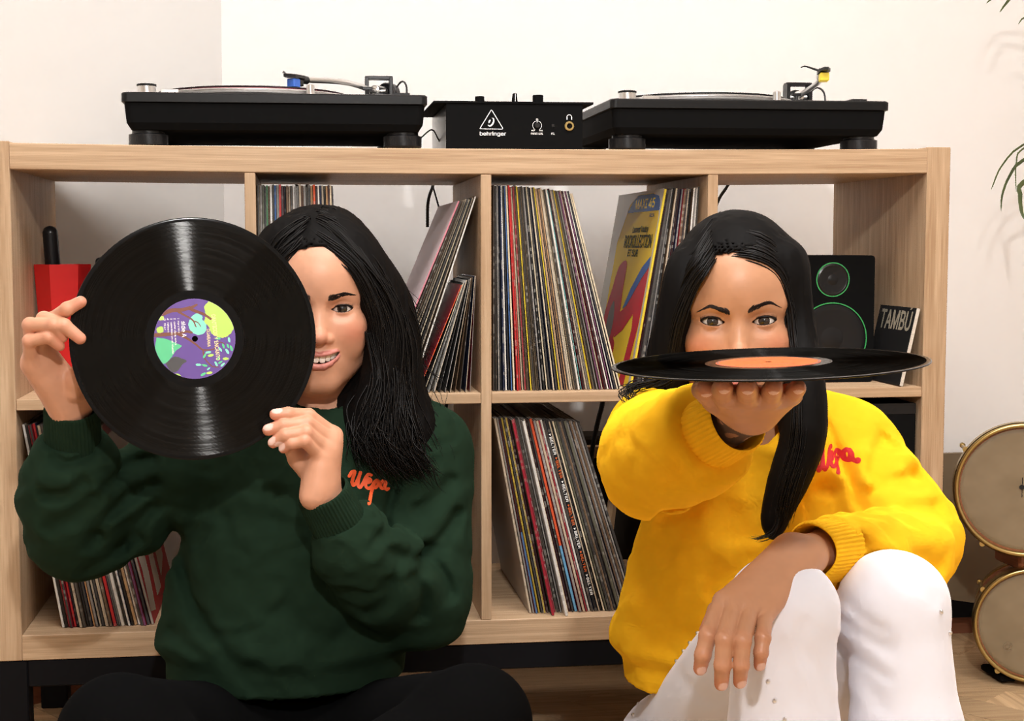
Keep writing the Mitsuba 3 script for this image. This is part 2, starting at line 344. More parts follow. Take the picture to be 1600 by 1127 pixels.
def row(px_bottom, px_top, ybot, ytop, z, cols, where, group, seed, h=.315, d=.312, Y=.03, fill=.93, gloss=.25, jitter=.006, special=None):
    """cols from left to right; px_bottom and px_top are where the photograph shows the first and last spine's ends"""
    n = len(cols); rng = np.random.default_rng(seed)
    x0, x1 = (at(p, ybot, Y)[0] for p in px_bottom); t0, t1 = (at(p, ytop, Y)[0] for p in px_top)
    step = min((x1-x0), (t1-t0))/max(n-1, 1)
    w = np.array([(1.35 if isinstance(c, tuple) else rng.uniform(.75, 1.25)) for c in cols]); e = np.cumsum(w)-w/2; e = (e-e[0])/(e[-1]-e[0])
    scale = min(x1-x0, t1-t0)/(np.cumsum(w)[-1]-w[0]/2-w[-1]/2)
    made = []
    for i, c in enumerate(cols):
        f = e[i]; xb, dx = x0+(x1-x0)*f, (t0+(t1-t0)*f)-(x0+(x1-x0)*f)
        c = c[0] if isinstance(c, tuple) else c
        th = max(.0012, w[i]*scale*math.cos(math.asin(min(.9, (x1-x0 and max(abs(t0-x0), abs(t1-x1)))/h)))*fill)
        spine = np.array(COL[c])*rng.uniform(.85, 1.12); cover = np.array(COL[rng.choice(['charcoal', 'beige', 'grey', 'white', 'navy', 'brown', 'crimson'])])*.9
        sp = (special or {}).get(i, {})
        lab = sp.get('label') or f'{c} spined record sleeve, {ordinal(i+1)} from left {where}'
        hs = sp.get('hs', 1-rng.random()*.012); dx = dx*hs
        dy = sp.get('dy', rng.uniform(-1, 1)*jitter)
        made.append(sleeve('record_sleeve', lab, xb, dx, Y+dy, z+.0006, th, h*hs, d, spine, cover, seed*100+i, group, rng.random() < gloss, **sp.get('kw', {})))
        made[-1] = (*made[-1], th)
    return made
ZM, ZB = .389, .038
W = 'white'
row((771, 969), (771, 892), 612, 303, ZM, ['charcoal', 'black', 'grey', 'charcoal', 'navy', W, 'charcoal', 'blue', 'cream', 'red', 'red', 'beige', 'crimson', 'black', 'yellow', ('black',), ('black',), 'grey', 'black', 'cream', 'charcoal', 'cream',
    'charcoal', 'yellow', 'tan', 'brown', 'tan', 'beige', 'cream', 'black', W, 'teal', 'black', 'beige', 'charcoal', 'yellow', 'charcoal', 'grey', 'purple', 'beige', 'black', W, 'purple', W, 'charcoal', 'cream', 'cream'],
    'in the upper third cubby', 'record sleeves leaning left in the upper third cubby', 11, fill=.93)
rk = row((985, 1072), (1040, 1093), 606, 312, ZM, [('yellow',), 'black', 'charcoal', 'grey', 'black', 'beige', 'charcoal', 'black', 'grey', 'brown', 'charcoal', 'beige', 'black', W, 'grey', W, 'charcoal'],
    'in right stack, upper third cubby', 'record sleeves leaning right in the upper third cubby', 12, gloss=.6, fill=.9,
    special={0: dict(label='yellow picture sleeve with red and blue print facing the gap in the upper third cubby', dy=0, kw=dict(side=(.74, .50, .03), busy=0))})
row((594, 642), (717, 743), 608, 328, ZM, ['pink', 'charcoal', 'brown', 'black', 'beige', 'charcoal', 'cream', 'black', 'beige', W],
    'in tall tilted stack, upper second cubby', 'tall record sleeves tilted right in the upper second cubby', 13, fill=.80,
    special={0: dict(label='white record sleeve with a pink edge, tilted right in the upper second cubby', kw=dict(side=(.62, .50, .52), busy=0))})
row((653, 735), (722, 744), 609, 440, ZM+.0, [('orange',), 'cream', 'black', 'beige', 'charcoal', 'grey', 'beige', 'brown', 'charcoal', 'beige', 'grey'],
    'among the small singles, upper second cubby', 'small single sleeves in the upper second cubby', 14, h=.178, d=.178, Y=.015, fill=.60, gloss=.4)
row((407, 530), (404, 519), 610, 304, ZM, ['charcoal', 'grey', 'olive', 'charcoal', 'green', 'brown', W, 'charcoal', 'blue', 'grey', 'red', 'charcoal', 'black', 'brown', 'beige', 'charcoal', W, 'grey', 'grey', 'beige', 'brown', 'grey', 'charcoal', 'black', 'tan', 'orange', 'charcoal', W, 'navy', 'beige', 'charcoal', 'tan', 'charcoal', 'cream', 'charcoal'],
    'behind the hair, upper second cubby', 'upright record sleeves behind the dark hair in the upper second cubby', 15, fill=.92)
row((99, 232), (36, 150), 986, 672, ZB, [W, 'black', 'crimson', 'charcoal', 'red', 'black', 'beige', 'charcoal', 'black', 'charcoal', 'tan', 'grey', 'beige', 'charcoal', 'beige', 'brown', ('red',), 'charcoal', (W,), 'charcoal', W, 'black', 'tan', W, 'charcoal', 'purple', 'charcoal'],
    'in the lower left cubby', 'record sleeves leaning left in the lower left cubby', 16, fill=.92, Y=.035, jitter=.004)
b3 = row((829, 996), (773, 904), 958, 664, ZB, ['beige', 'grey', 'black', 'mustard', 'charcoal', 'mustard', 'black', ('crimson',), 'crimson', 'charcoal', 'grey', (W,), 'cream', 'black', 'charcoal', ('orange',), 'grey', 'beige', 'crimson', W, 'charcoal', ('black',), 'beige', 'black', 'cream', 'olive', 'charcoal', 'brown', 'charcoal', 'olive', 'grey', 'brown', 'grey', 'brown', 'grey', 'charcoal'],
    'in the lower third cubby', 'record sleeves leaning left in the lower third cubby', 17, fill=.92, Y=.03, jitter=.003, special={
        0: dict(kw=dict(side=(.35, .33, .31))), 7: dict(dy=-.018), 11: dict(dy=-.024),
        2: dict(kw=dict(bands=[(0, .42, (.05, .14, .28))])), 15: dict(kw=dict(busy=.1, bands=[(0, .35, (.13, .33, .52)), (.35, 1, (.62, .09, .03))])),
        21: dict(label='black sleeve with white and orange block letters on its spine, lower third cubby', kw=dict(busy=0))})
# the lettered spine
mat('print_orange', (.62, .12, .03), .6, .2)
key, M, th = b3[21]
for i, (s, m) in enumerate([('BELTER', 'print_white'), ('BELTER', 'print_orange'), ('BELTER', 'print_white'), ('BELTER', 'print_orange'), ('BELTER', 'print_white'), ('BELTER', 'print_orange'), ('BELTER', 'print_white')]):
    g = text(s, .0048, .0002, True); g.apply_scale((.029/g.extents[0], .0043/g.extents[1], 1))
    tri = extrude(Polygon([(-.0195, -.002), (-.0195, .002), (-.0158, 0)]), .0002)
    g = place(cat(g, tri), (0, -.0009, .272-.0385*i), (0, 0, -1), (1, 0, 0)); g.apply_transform(M)
    part(key, 'spine_lettering', g, m)
# the picture print on the yellow sleeve: words and loose shapes, drawn with x towards the spine and y upwards
key, M, th = rk[0]
mat('print_red', (.45, .02, .035), .45, .3); mat('print_blue', (.03, .10, .32), .45, .3); mat('print_slate', (.16, .13, .13), .45, .3); mat('sleeve_paper', (.45, .42, .37), .35, .4)
def on_cover(m, lift): # cover faces -x; its y axis runs away from the camera
    g = place(m, (-th/2-lift, .312, 0), (0, -1, 0), (0, 0, 1)); g.apply_transform(M); return g
def blob(pts): return Polygon(spline(pts+pts[:1], 80))
face = sbox(.0, 0, .312, .315)
part(key, 'plastic_edge', on_cover(extrude(face.difference(Polygon([(.05, .0), (.30, .0), (.308, .27), (.29, .303), (.25, .310), (.15, .310), (.10, .295), (.05, .23)])), .0002), .0001), 'sleeve_paper')
part(key, 'print_band', on_cover(extrude(Polygon([(.092, .281), (.306, .281), (.302, .294), (.288, .304), (.25, .309), (.15, .309), (.118, .299)]), .0002), .0003), 'print_blue')
red = unary_union([blob([(.06, .03), (.05, .10), (.075, .15), (.10, .19), (.15, .197), (.155, .15), (.16, .11), (.13, .05)]),
                   Polygon([(.15, .11), (.20, .125), (.27, .172), (.304, .19), (.30, .10), (.27, .0), (.235, .0), (.262, .09), (.255, .115), (.20, .085), (.15, .07)]),
                   blob([(.07, .0), (.06, .05), (.12, .07), (.16, .06), (.15, .02), (.13, -.01)])]).intersection(sbox(0, 0, .312, .315))
part(key, 'print_shape', on_cover(extrude(red, .0002), .0004), 'print_red')
part(key, 'print_shape', on_cover(extrude(Polygon([(.175, .12), (.20, .126), (.27, .173), (.304, .191), (.304, .208), (.26, .19), (.21, .155)]), .0002), .0006), 'print_blue')
part(key, 'print_shape', on_cover(extrude(blob([(.085, .06), (.08, .10), (.105, .13), (.125, .10), (.115, .06)]), .0002), .0007), 'print_slate')
for s, h, cx, cy, w, m in (('Laurent Voulzy', .013, .205, .252, .105, 'print_black'), ('ROCKOLLECTION', .022, .200, .232, .185, 'print_black'), ('ET SUR', .012, .180, .213, .07, 'print_black'), ('MAXI 45', .016, .205, .294, .13, 'yellow_plastic'), ('RCA', .006, .265, .274, .03, 'print_slate')):
    g = text(s, h, .0002, True); g.apply_scale((w/g.extents[0], h/g.extents[1], 1)); g.apply_translation((cx, cy, 0))
    part(key, 'cover_lettering', on_cover(g, .0006), m)
# the red picture sleeve that ends the lower left row is the last of that row: give its right face a print
# ---------------------------------------------------------------- turntables
def turntable(name, label, x, y, z, parked, head_col, rec_col, rec_label):
    k = thing(name, label, 'turntable')
    def put_part(n, m, b, sm=False, parent=None, label=None):
        m = m.copy(); m.apply_translation((x, y, z)); return part(parent or k, n, m, b, sm, label)
    Wt, Dt = .45, .35
    def ring(inset, zz, r): return [(px, py, zz) for px, py in np.array(sbox(inset+r, inset+r, Wt-inset-r, Dt-inset-r).buffer(r, quad_segs=5).exterior.coords)[:-1]]
    def loft(levels):
        V = np.vstack([ring(*l) for l in levels]); n = len(ring(*levels[0])); F = []
        for i in range(len(levels)-1):
            for j in range(n):
                a, b = i*n+j, i*n+(j+1) % n; F += [(a, b, a+n), (b, b+n, a+n)]
        top, o = len(levels)-1, []
        for lev in (0, top):
            c = len(V); V = np.vstack([V, V[lev*n:(lev+1)*n].mean(0)])
            F += [(c, lev*n+j, lev*n+(j+1) % n) for j in range(n)]
        m = trimesh.Trimesh(V, F, process=False); trimesh.repair.fix_normals(m); return m
    put_part('base', loft([(.035, .0225, .01), (.012, .024, .012), (.006, .034, .012), (.0035, .0605, .012), (.0035, .062, .012)]), 'black_matte', 25)
    put_part('plinth', loft([(.003, .0625, .010), (.0, .0637, .010), (0, .0755, .010), (.0018, .0775, .010)]), 'black_plastic', 25)
    put_part('top_plate', bx(.012, Wt-.012, .012, Dt-.012, .0776, .0787, .0004), 'brushed_grey')
    for fx in (.035, Wt-.035):
        for fy in (.04, Dt-.045):
            f = put_part('foot', lathe([(0, .0005), (.027, .0005), (.029, .003), (.029, .018), (.024, .0195), (.024, .0235), (0, .0235)], (fx, fy, 0)), 'black_satin', 35)
    cx, cy = .186, .182
    p = put_part('platter', lathe([(0, .0790), (.150, .0790), (.161, .0815), (.1635, .0842), (.1625, .0852), (.1635, .0864), (.1615, .0878), (0, .0880)], (cx, cy, 0), n=96), 'brushed_grey', 30)
    for a in range(0, 360, 3):
        pass
    put_part('strobe_dot_ring', lathe([(.1626, .0846), (.1641, .0850), (.1641, .0854), (.1626, .0858)], (cx, cy, 0), n=120), 'silver', False)
    put_part('slipmat', lathe([(0, .0881), (.1475, .0881), (.1475, .0900), (0, .0900)], (cx, cy, 0), n=96), rec_col, 30)
    put_part('start_dial', lathe([(0, .0788), (.0135, .0788), (.0135, .0895), (0, .0895)], (.034, .036, 0)), 'silver', 35)
    put_part('dial_cap', lathe([(0, .0896), (.0145, .0896), (.0145, .0922), (.012, .0930), (0, .0932)], (.034, .036, 0)), 'black_plastic', 35)
    put_part('start_button', bx(.056, .082, .02, .046, .0788, .0845, .0008), 'silver')
    put_part('target_light', cyl((.276, .034, .0788), (.276, .034, .0945), .0062, n=20, bev=.001), 'silver', 35)
    put_part('pitch_slider', bx(Wt-.05, Wt-.024, .035, .15, .0788, .084, .0006), 'black_plastic')
    bxp, byp = .392, .262
    ta = put_part('tonearm_base', lathe([(0, .0788), (.034, .0788), (.034, .094), (.03, .096), (.026, .104), (0, .105)], (bxp, byp, 0)), 'black_satin', 35)
    piv = np.array([bxp, byp, .110])
    tip = np.array([.262, .085, .108]) if not parked else np.array([.357, .055, .124])
    d = (tip-piv)/np.linalg.norm(tip-piv); n = np.array([d[1], -d[0], 0])
    put_part('bearing_yoke', cat(bx(bxp-.023, bxp-.017, byp-.012, byp+.012, .10, .133, .001), bx(bxp+.017, bxp+.023, byp-.012, byp+.012, .10, .133, .001), bx(bxp-.023, bxp+.023, byp-.008, byp+.008, .129, .135, .001)), 'black_satin', False)
    put_part('bearing', cat(cyl(piv-d*.014, piv+d*.014, .0095, bev=.001, n=24), cyl(piv-n*.016, piv+n*.016, .004, n=16)), 'silver', 35)
    put_part('counterweight', lathe([(0, 0), (.0155, 0), (.0165, .0015), (.0165, .012), (.0155, .013), (.0155, .016), (.0165, .017), (.0165, .022), (.0150, .024), (0, .024)], piv-d*.042, d), 'black_satin', 35)
    bow = piv+(tip-piv)*.55+n*(-.012)+np.array([0, 0, .004])
    arm = put_part('tonearm', tube(spline([piv+d*.012, bow, tip-d*.004], 24), .0045, 12), 'silver', True)
    put_part('collar', cyl(tip-d*.016, tip-d*.002, .0062, n=20, bev=.001), 'black_satin' if not parked else 'silver', 35, parent=arm)
    M = np.stack([d, n, np.cross(d, n)], 1)
    up = np.cross(n, d); up = up if up[2] > 0 else -up
    hs = Polygon([(-.003, -.007), (.026, -.009), (.040, -.003), (.040, .003), (.026, .009), (-.003, .007)])
    h = place(extrude(hs, .0045), tip+up*.0008, d, n if np.cross(d, n)@up > 0 else -n)
    hk = put_part('headshell', h, 'black_satin', False, parent=arm)
    cart = bx(.010, .027, -.007, .007, -.014, -.0008, .0012)
    put_part('cartridge', place(cart, tip, d, n if np.cross(d, n)@up > 0 else -n), head_col, False, parent=arm, label=None)
    put_part('cartridge_body', place(bx(.0, .0098, -.006, .006, -.011, -.0008, .001), tip, d, n if np.cross(d, n)@up > 0 else -n), 'black_satin', False, parent=arm)
    put_part('finger_lift', tube(spline([tip+d*.02+n*.008+up*.003, tip+d*.014+n*.018+up*.008, tip+d*.006+n*.028+up*.013, tip+d*.001+n*.033+up*.012], 14), np.linspace(.0018, .0009, 14), 8), 'black_satin', True, parent=arm)
    put_part('arm_rest', cat(cyl((bxp-.022, byp-.055, .0788), (bxp-.022, byp-.055, .108), .0035, n=12), bx(bxp-.030, bxp-.014, byp-.059, byp-.051, .106, .111, .001)), 'black_satin', False)
    put_part('signal_cable', tube(spline([(bxp+.02, byp+.03, .10), (bxp+.038, byp+.02, .128), (bxp+.046, byp-.005, .118), (bxp+.044, byp-.02, .0835)], 20), .0016, 8), 'cable_black', True)
    rec = thing('vinyl_record', rec_label, 'record')
    put(rec+'__disc', (lambda m: (m.apply_translation((x, y, z)), m)[1])(lathe([(.0036, .0904), (.148, .0904), (.151, .0911), (.1505, .0923), (.0036, .0920)], (cx, cy, 0), n=128)), 'black_plastic', 30)
    put(rec+'__centre_label', (lambda m: (m.apply_translation((x, y, z)), m)[1])(lathe([(.0036, .0922), (.05, .0922), (.05, .0925), (.0036, .0925)], (cx, cy, 0), n=48)), 'print_white', False)
    return k
mat('slipmat_pink', (.62, .20, .24), .9, .1)
mat('slipmat_grey', (.35, .34, .33), .9, .1)
x1 = at(188, 150, .01)[0]
turntable('turntable', 'black turntable on the left end of the shelf, its arm swung over the platter', x1, .012, max(top_z(x1+.035), top_z(x1+.415))+.0003, False, 'blue_plastic', 'slipmat_pink', 'black record lying on the turntable on the left')
x2 = at(955, 165, .04)[0]
turntable('turntable', 'black turntable on the right end of the shelf, its yellow cartridge parked', x2, .042, max(top_z(x2+.035), top_z(x2+.415))+.0003, True, 'yellow_plastic', 'slipmat_grey', 'black record lying on the turntable on the right')

# ---------------------------------------------------------------- mixer
def mixer():
    Y = .03; xa, xb = at(697, 200, Y)[0], at(910, 200, Y)[0]; w = xb-xa; s = w/213; z0 = top_z((xa+xb)/2)+.0012; h = .072; D = .235
    k = thing('audio_mixer', 'small black audio mixer standing between the two turntables', 'mixer')
    part(k, 'body', bx(xa+.001, xb-.001, Y+.0012, Y+D, z0, z0+h-.0035, .001), 'silver')
    part(k, 'front_panel', bx(xa, xb, Y-.001, Y+.001, z0, z0+h-.003, .0006), 'black_matte')
    top = Polygon([(xa-.019, -.003), (xb+.0165, -.003), (xb+.0165, D+.004), (xa-.019, D+.004)])
    m = extrude(top, .003); m.apply_translation((0, Y, z0+h-.003)); part(k, 'top_panel', m, 'black_matte')
    for fx in (xa+.02, xb-.02):
        for fy in (.02, D-.02): pass
    def kx(px): return at(px, 155, Y+.06)[0]
    for c, hw, hh in ((749.5, .0075, .0135), (840.5, .0085, .0165)):
        a = kx(c); part(k, 'knob', lathe([(0, 0), (hw, 0), (hw*.97, hh-.001), (hw*.9, hh), (0, hh)], (a, Y+.06, z0+h+.0002), n=28), 'black_matte', 35)
    a = kx(804); part(k, 'fader_cap', trimesh.PointCloud([(a+sx*.0042, Y+.06+sy*.008, z0+h+.0002) for sx in (-1, 1) for sy in (-1, 1)]+[(a+sx*.0024, Y+.06+sy*.006, z0+h+.0185) for sx in (-1, 1) for sy in (-1, 1)]).convex_hull, 'black_matte')
    part(k, 'fader_line', bx(a-.0005, a+.0005, Y+.0515, Y+.0524, z0+h+.001, z0+h+.0175), 'print_white')
    # front print, drawn in pixels of the photograph from the panel's lower left corner
    def front(m, lift=.0002):
        m = m.copy(); m.apply_scale((s, s, 1)); return place(m, (xa, Y-.0011-0*lift, z0), (1, 0, 0), (0, 0, 1))
    lg = Polygon([(53.8, 32.2), (86.6, 32.2), (70.2, 58.6)]).buffer(1.0).buffer(2.2).buffer(-2.0)
    tri = lg.buffer(.55).difference(lg.buffer(-.75))
    part(k, 'logo_print', front(extrude(tri, .0003)), 'print_white')
    ear = affinity.rotate(affinity.scale(Point(0, 0).buffer(1), 4.6, 7.4), -28); hole = affinity.translate(affinity.rotate(affinity.scale(Point(0, 0).buffer(1), 3.6, 6.0), -28), -1.3, .9)
    arc = affinity.translate(ear.difference(hole), 69.6, 41.4)
    drop = affinity.translate(affinity.rotate(affinity.scale(Point(0, 0).buffer(1), 1.4, 3.0), -24), 67, 42.7)
    part(k, 'logo_print', front(extrude(arc.union(drop), .0003)), 'print_white')
    g = text('behringer', 5.7, .0003, True); g.apply_scale((41/g.extents[0], 1, 1)); g.apply_translation((72.5, 24.0, 0))
    part(k, 'logo_lettering', front(g), 'print_white')
    dial = Point(141.5, 37).buffer(7.4).difference(Point(141.5, 37).buffer(6.6)).difference(Polygon([(141.5, 37), (136, 26), (147, 26)]))
    part(k, 'dial_print', front(extrude(unary_union([dial, sbox(141.1, 40, 141.9, 43.3)]), .0003)), 'print_white')
    part(k, 'level_knob', front(lathe([(0, 0), (4.4, 0), (4.2, .003), (3.6, .0035), (0, .0035)], (141.5, 37, 0), n=24), 0), 'black_satin', 35)
    for t, hh, x, y, w_ in (('5', 2.3, 141.5, 46.2, 4), ('MIN', 2.2, 135, 29.2, 5.5), ('MAX', 2.2, 147.6, 29.2, 5.5), ('PHONES LEVEL', 3., 141.5, 24.4, 19), ('PFL', 3., 166.5, 24.4, 6)):
        g = text(t, hh, .0003, True); g.apply_scale((w_/g.extents[0], 1, 1)); g.apply_translation((x, y, 0)); part(k, 'front_lettering', front(g), 'print_white')
    part(k, 'push_button', front(cat(bx(164, 168.5, 34.8, 39.3, 0, .0012)), 0), 'black_satin')
    cxp, cyp = 192, 36.5
    m = lathe([(.0036, 0), (.0074, 0), (.0074, .002), (.0066, .0028), (.0042, .0028), (.0036, .0015), (.0036, 0)], (xa+cxp*s, Y-.0011, z0+cyp*s), (0, -1, 0), n=32)
    part(k, 'headphone_socket', m, 'brass', 35)
    part(k, 'socket_hole', lathe([(0, 0), (.0036, 0), (.0036, .0006), (0, .0006)], (xa+cxp*s, Y-.0011, z0+cyp*s), (0, -1, 0), n=24), 'black_matte')
    hp = Point(192, 50).buffer(4.4).difference(Point(192, 50).buffer(3.2)).difference(sbox(185, 40, 199, 49.5)).union(sbox(187.4, 46.2, 189.4, 50)).union(sbox(194.6, 46.2, 196.6, 50))
    part(k, 'headphone_print', front(extrude(hp, .0003)), 'print_white')
mixer()

# ---------------------------------------------------------------- cables
def cable(label, pts, r=.0025, n=40, name='cable'):
    return single(name, tube(spline(pts, n), r, 10), 'cable_black', label, 'cable', True)
def cab(label, pl, Y, r=.0028): cable(label, [at(a, b, Y if len(c) == 0 else c[0]) for a, b, *c in pl], r)
cab('thin cable arching between the left turntable and the mixer', [(640, 228, .10), (655, 218, .10), (674, 203, .12), (684, 216, .14), (694, 238, .16)], .1, .0011)
cab('black cable hanging behind the record row, left of its crossing pair', [(452, 245), (462, 285), (468, 300), (476, 340)], .43)
cab('black cable hanging behind the record row, right of its crossing pair', [(492, 245), (482, 285), (474, 300), (462, 340)], .43)
cab('curved black cable hanging left of the pink edged sleeve', [(690, 240), (678, 285), (669, 315), (668, 355)], .43)
cab('thin black cable dangling behind the pink edged sleeve', [(664, 250), (676, 290), (686, 325), (700, 380)], .44, .0016)
cab('short black cable behind the top of the third divider', [(1160, 250), (1137, 290), (1118, 325), (1095, 420)], .43)
cab('black cable against the wall in the lower second cubby', [(703, 600), (697, 640), (692, 690), (688, 740), (690, 800)], .43)
cab('thick black cable hanging in the gap of the lower third cubby', [(948, 590), (941, 632), (934, 660), (925, 706), (915, 800)], .43, .0045)
cab('thin white wire behind the leaning record row in the upper third cubby', [(800, 285), (805, 294), (812, 310), (816, 330)], .36, .0009)

# ---------------------------------------------------------------- things in the cubbies
def speaker(label, xl, Y, flip=1):
    w, h, d = .142, .206, .17; z0 = ZM+.0006
    k = thing('studio_speaker', label, 'speaker')
    o = [(xl+r, z) for r, z in ((0, 0),)]
    prof = sbox(0, 0, w, h).buffer(-.008).buffer(.008, quad_segs=6)
    m = extrude(prof, d-.012); part(k, 'cabinet', place(m, (xl, Y+d, z0), (1, 0, 0), (0, 0, 1)), 'black_matte')
    m = extrude(sbox(0, 0, w, h).buffer(-.006).buffer(.006, quad_segs=6), .012); part(k, 'baffle', place(m, (xl, Y+.0118, z0), (1, 0, 0), (0, 0, 1)), 'black_matte')
    cx = xl+w/2
    for n, zc, r in (('tweeter', z0+.167, .0275), ('woofer', z0+.071, .0585)):
        a = lathe([(r-.0012, 0), (r+.0006, 0), (r+.0006, .0012), (r-.0012, .0012), (r-.0012, 0)], (cx, Y-.0002, zc), (0, -1, 0), n=72)
        c = lathe([(0, .002), (r*.16, .002), (r*.30, .0006), (r*.34, .0003), (r*.78, .0009), (r*.86, .0018), (r*.95, .0008), (r*.96, 0)], (cx, Y-.0002, zc), (0, -1, 0), n=48)
        kk = part(k, n, c, 'black_satin', 40); part(kk, 'ring', a, 'green_ring', 30, label='green ring')
    return k
speaker('black studio speaker with green rings behind the dark haired head on the right', at(1300, 500, .09)[0]-.071, .09)
speaker('black studio speaker mostly hidden behind the held up black record', at(150.5, 480, .09)[0], .09)
def holder():
    Y = .17; k = thing('red_holder', 'red six sided tapered holder with a black grip standing in the upper left cubby', 'holder')
    c = at(99, 600, Y)+np.array([.003, 0, 0]); zt = at(97, 413, Y)[2]; z0 = ZM+.0006; h = zt-z0
    def hexa(r, z, rot=12): return [(c[0]+r*math.cos(math.radians(a+rot)), Y+r*math.sin(math.radians(a+rot)), z) for a in range(0, 360, 60)]
    rings = [hexa(.030, z0), hexa(.0315, z0+.003), hexa(.0435, zt), hexa(.0412, zt), hexa(.030, z0+.02)]
    V = np.vstack(rings+[[(c[0], Y, z0)], [(c[0], Y, z0+.02)]]); F = []
    for i in range(4):
        for j in range(6): a, b = i*6+j, i*6+(j+1) % 6; F += [(a, b, a+6), (b, b+6, a+6)]
    F += [(30, (j+1) % 6, j) for j in range(6)]+[(31, 24+j, 24+(j+1) % 6) for j in range(6)]
    part(k, 'cup', trimesh.Trimesh(V, F, process=False), 'red_lacquer')
    a, b = at(77.5, 353, Y), at(91, 520, Y+.005); d = (a-b)/np.linalg.norm(a-b); L = np.linalg.norm(a-b); r = .0118
    prof = [(0, 0), (r, 0), (r, L-r)]+[(r*math.cos(t), L-r+r*math.sin(t)) for t in np.linspace(.15, math.pi/2, 8)]
    part(k, 'grip', lathe(prof, b, d, n=32), 'black_satin', 40)
holder()
def tambu():
    Y, h, d, th = .006, .125, .14, .006; xb = at(1408, 602, Y)[0]; dx = .026
    k, M = sleeve('disc_case', 'small black case lettered TAMBÚ leaning on the right side panel', xb, dx, Y, ZM+.0006, th, h, d, (.62, .56, .48), (.010, .010, .011), 5, busy=.05, side=(.009, .009, .010))
    labels[k]['category'] = 'disc case'
    mat('print_faded', (.30, .27, .21), .6, .2)
    g = text('TAMBU', .030, .0002, True); g.apply_scale((.118/g.extents[0], 1, 1)); g.apply_translation((.072, .103, 0))
    acc = extrude(Polygon([(.117, .1215), (.123, .1215), (.128, .1245), (.121, .1245)]), .0002)
    m = place(cat(g, acc), (-th/2-.0003, d, 0), (0, -1, 0), (0, 0, 1)); m.apply_transform(M); part(k, 'cover_lettering', m, 'print_faded')
tambu()
k = thing('storage_bin', 'black fabric storage bin filling the lower right cubby', 'bin')
for a, b, c, d_ in ((1.095, 1.422, .012, .020), (1.095, 1.422, .33, .338)): part(k, 'panel', bx(a, b, c, d_, ZB+.0006, .362, .002), 'black_matte')
for a, b in ((1.095, 1.102), (1.415, 1.422)): part(k, 'panel', bx(a, b, .0205, .3295, ZB+.0006, .362, .002), 'black_matte')
part(k, 'bottom', bx(1.1025, 1.4145, .0205, .3295, ZB+.0006, ZB+.006), 'black_matte')
part(k, 'trim', bx(1.096, 1.421, .0112, .0119, .345, .362), 'black_satin')
# print on the right face of the last sleeve of the lower left row
def red_sleeve():
    Y = .035; xb, xt = at(239, 986, Y)[0], at(157, 672, Y)[0]; dx, h, th = xt-xb, .313, .004
    k, M = sleeve('record_sleeve', 'red and cream picture sleeve at the right end of the lower left row', xb, dx, Y+.002, ZB+.0006, th, h, .312, (.30, .27, .23), (.30, .018, .022), 77, 'record sleeves leaning left in the lower left cubby', busy=.1)
    mat('print_cream', (.42, .35, .28), .5, .3)
    def on(m, lift): g = place(m, (th/2+lift, 0, 0), (0, 1, 0), (0, 0, 1)); g.apply_transform(M); return g
    for i, pts in enumerate(([(0.0, .02), (.05, .01), (.075, .06), (.085, .16), (.06, .165), (.035, .12), (.012, .15), (.0, .14), (.02, .08)], [(.10, .02), (.16, .02), (.17, .10), (.13, .19), (.105, .18), (.125, .11)], [(.19, .03), (.27, .05), (.28, .14), (.24, .20), (.21, .12)])):
        part(k, 'print_shape', on(extrude(Polygon(pts), .0002), .0002), 'print_cream')
    part(k, 'print_band', on(extrude(sbox(0, .25, .312, .295), .0002), .0002), 'sleeve_paper')
red_sleeve()

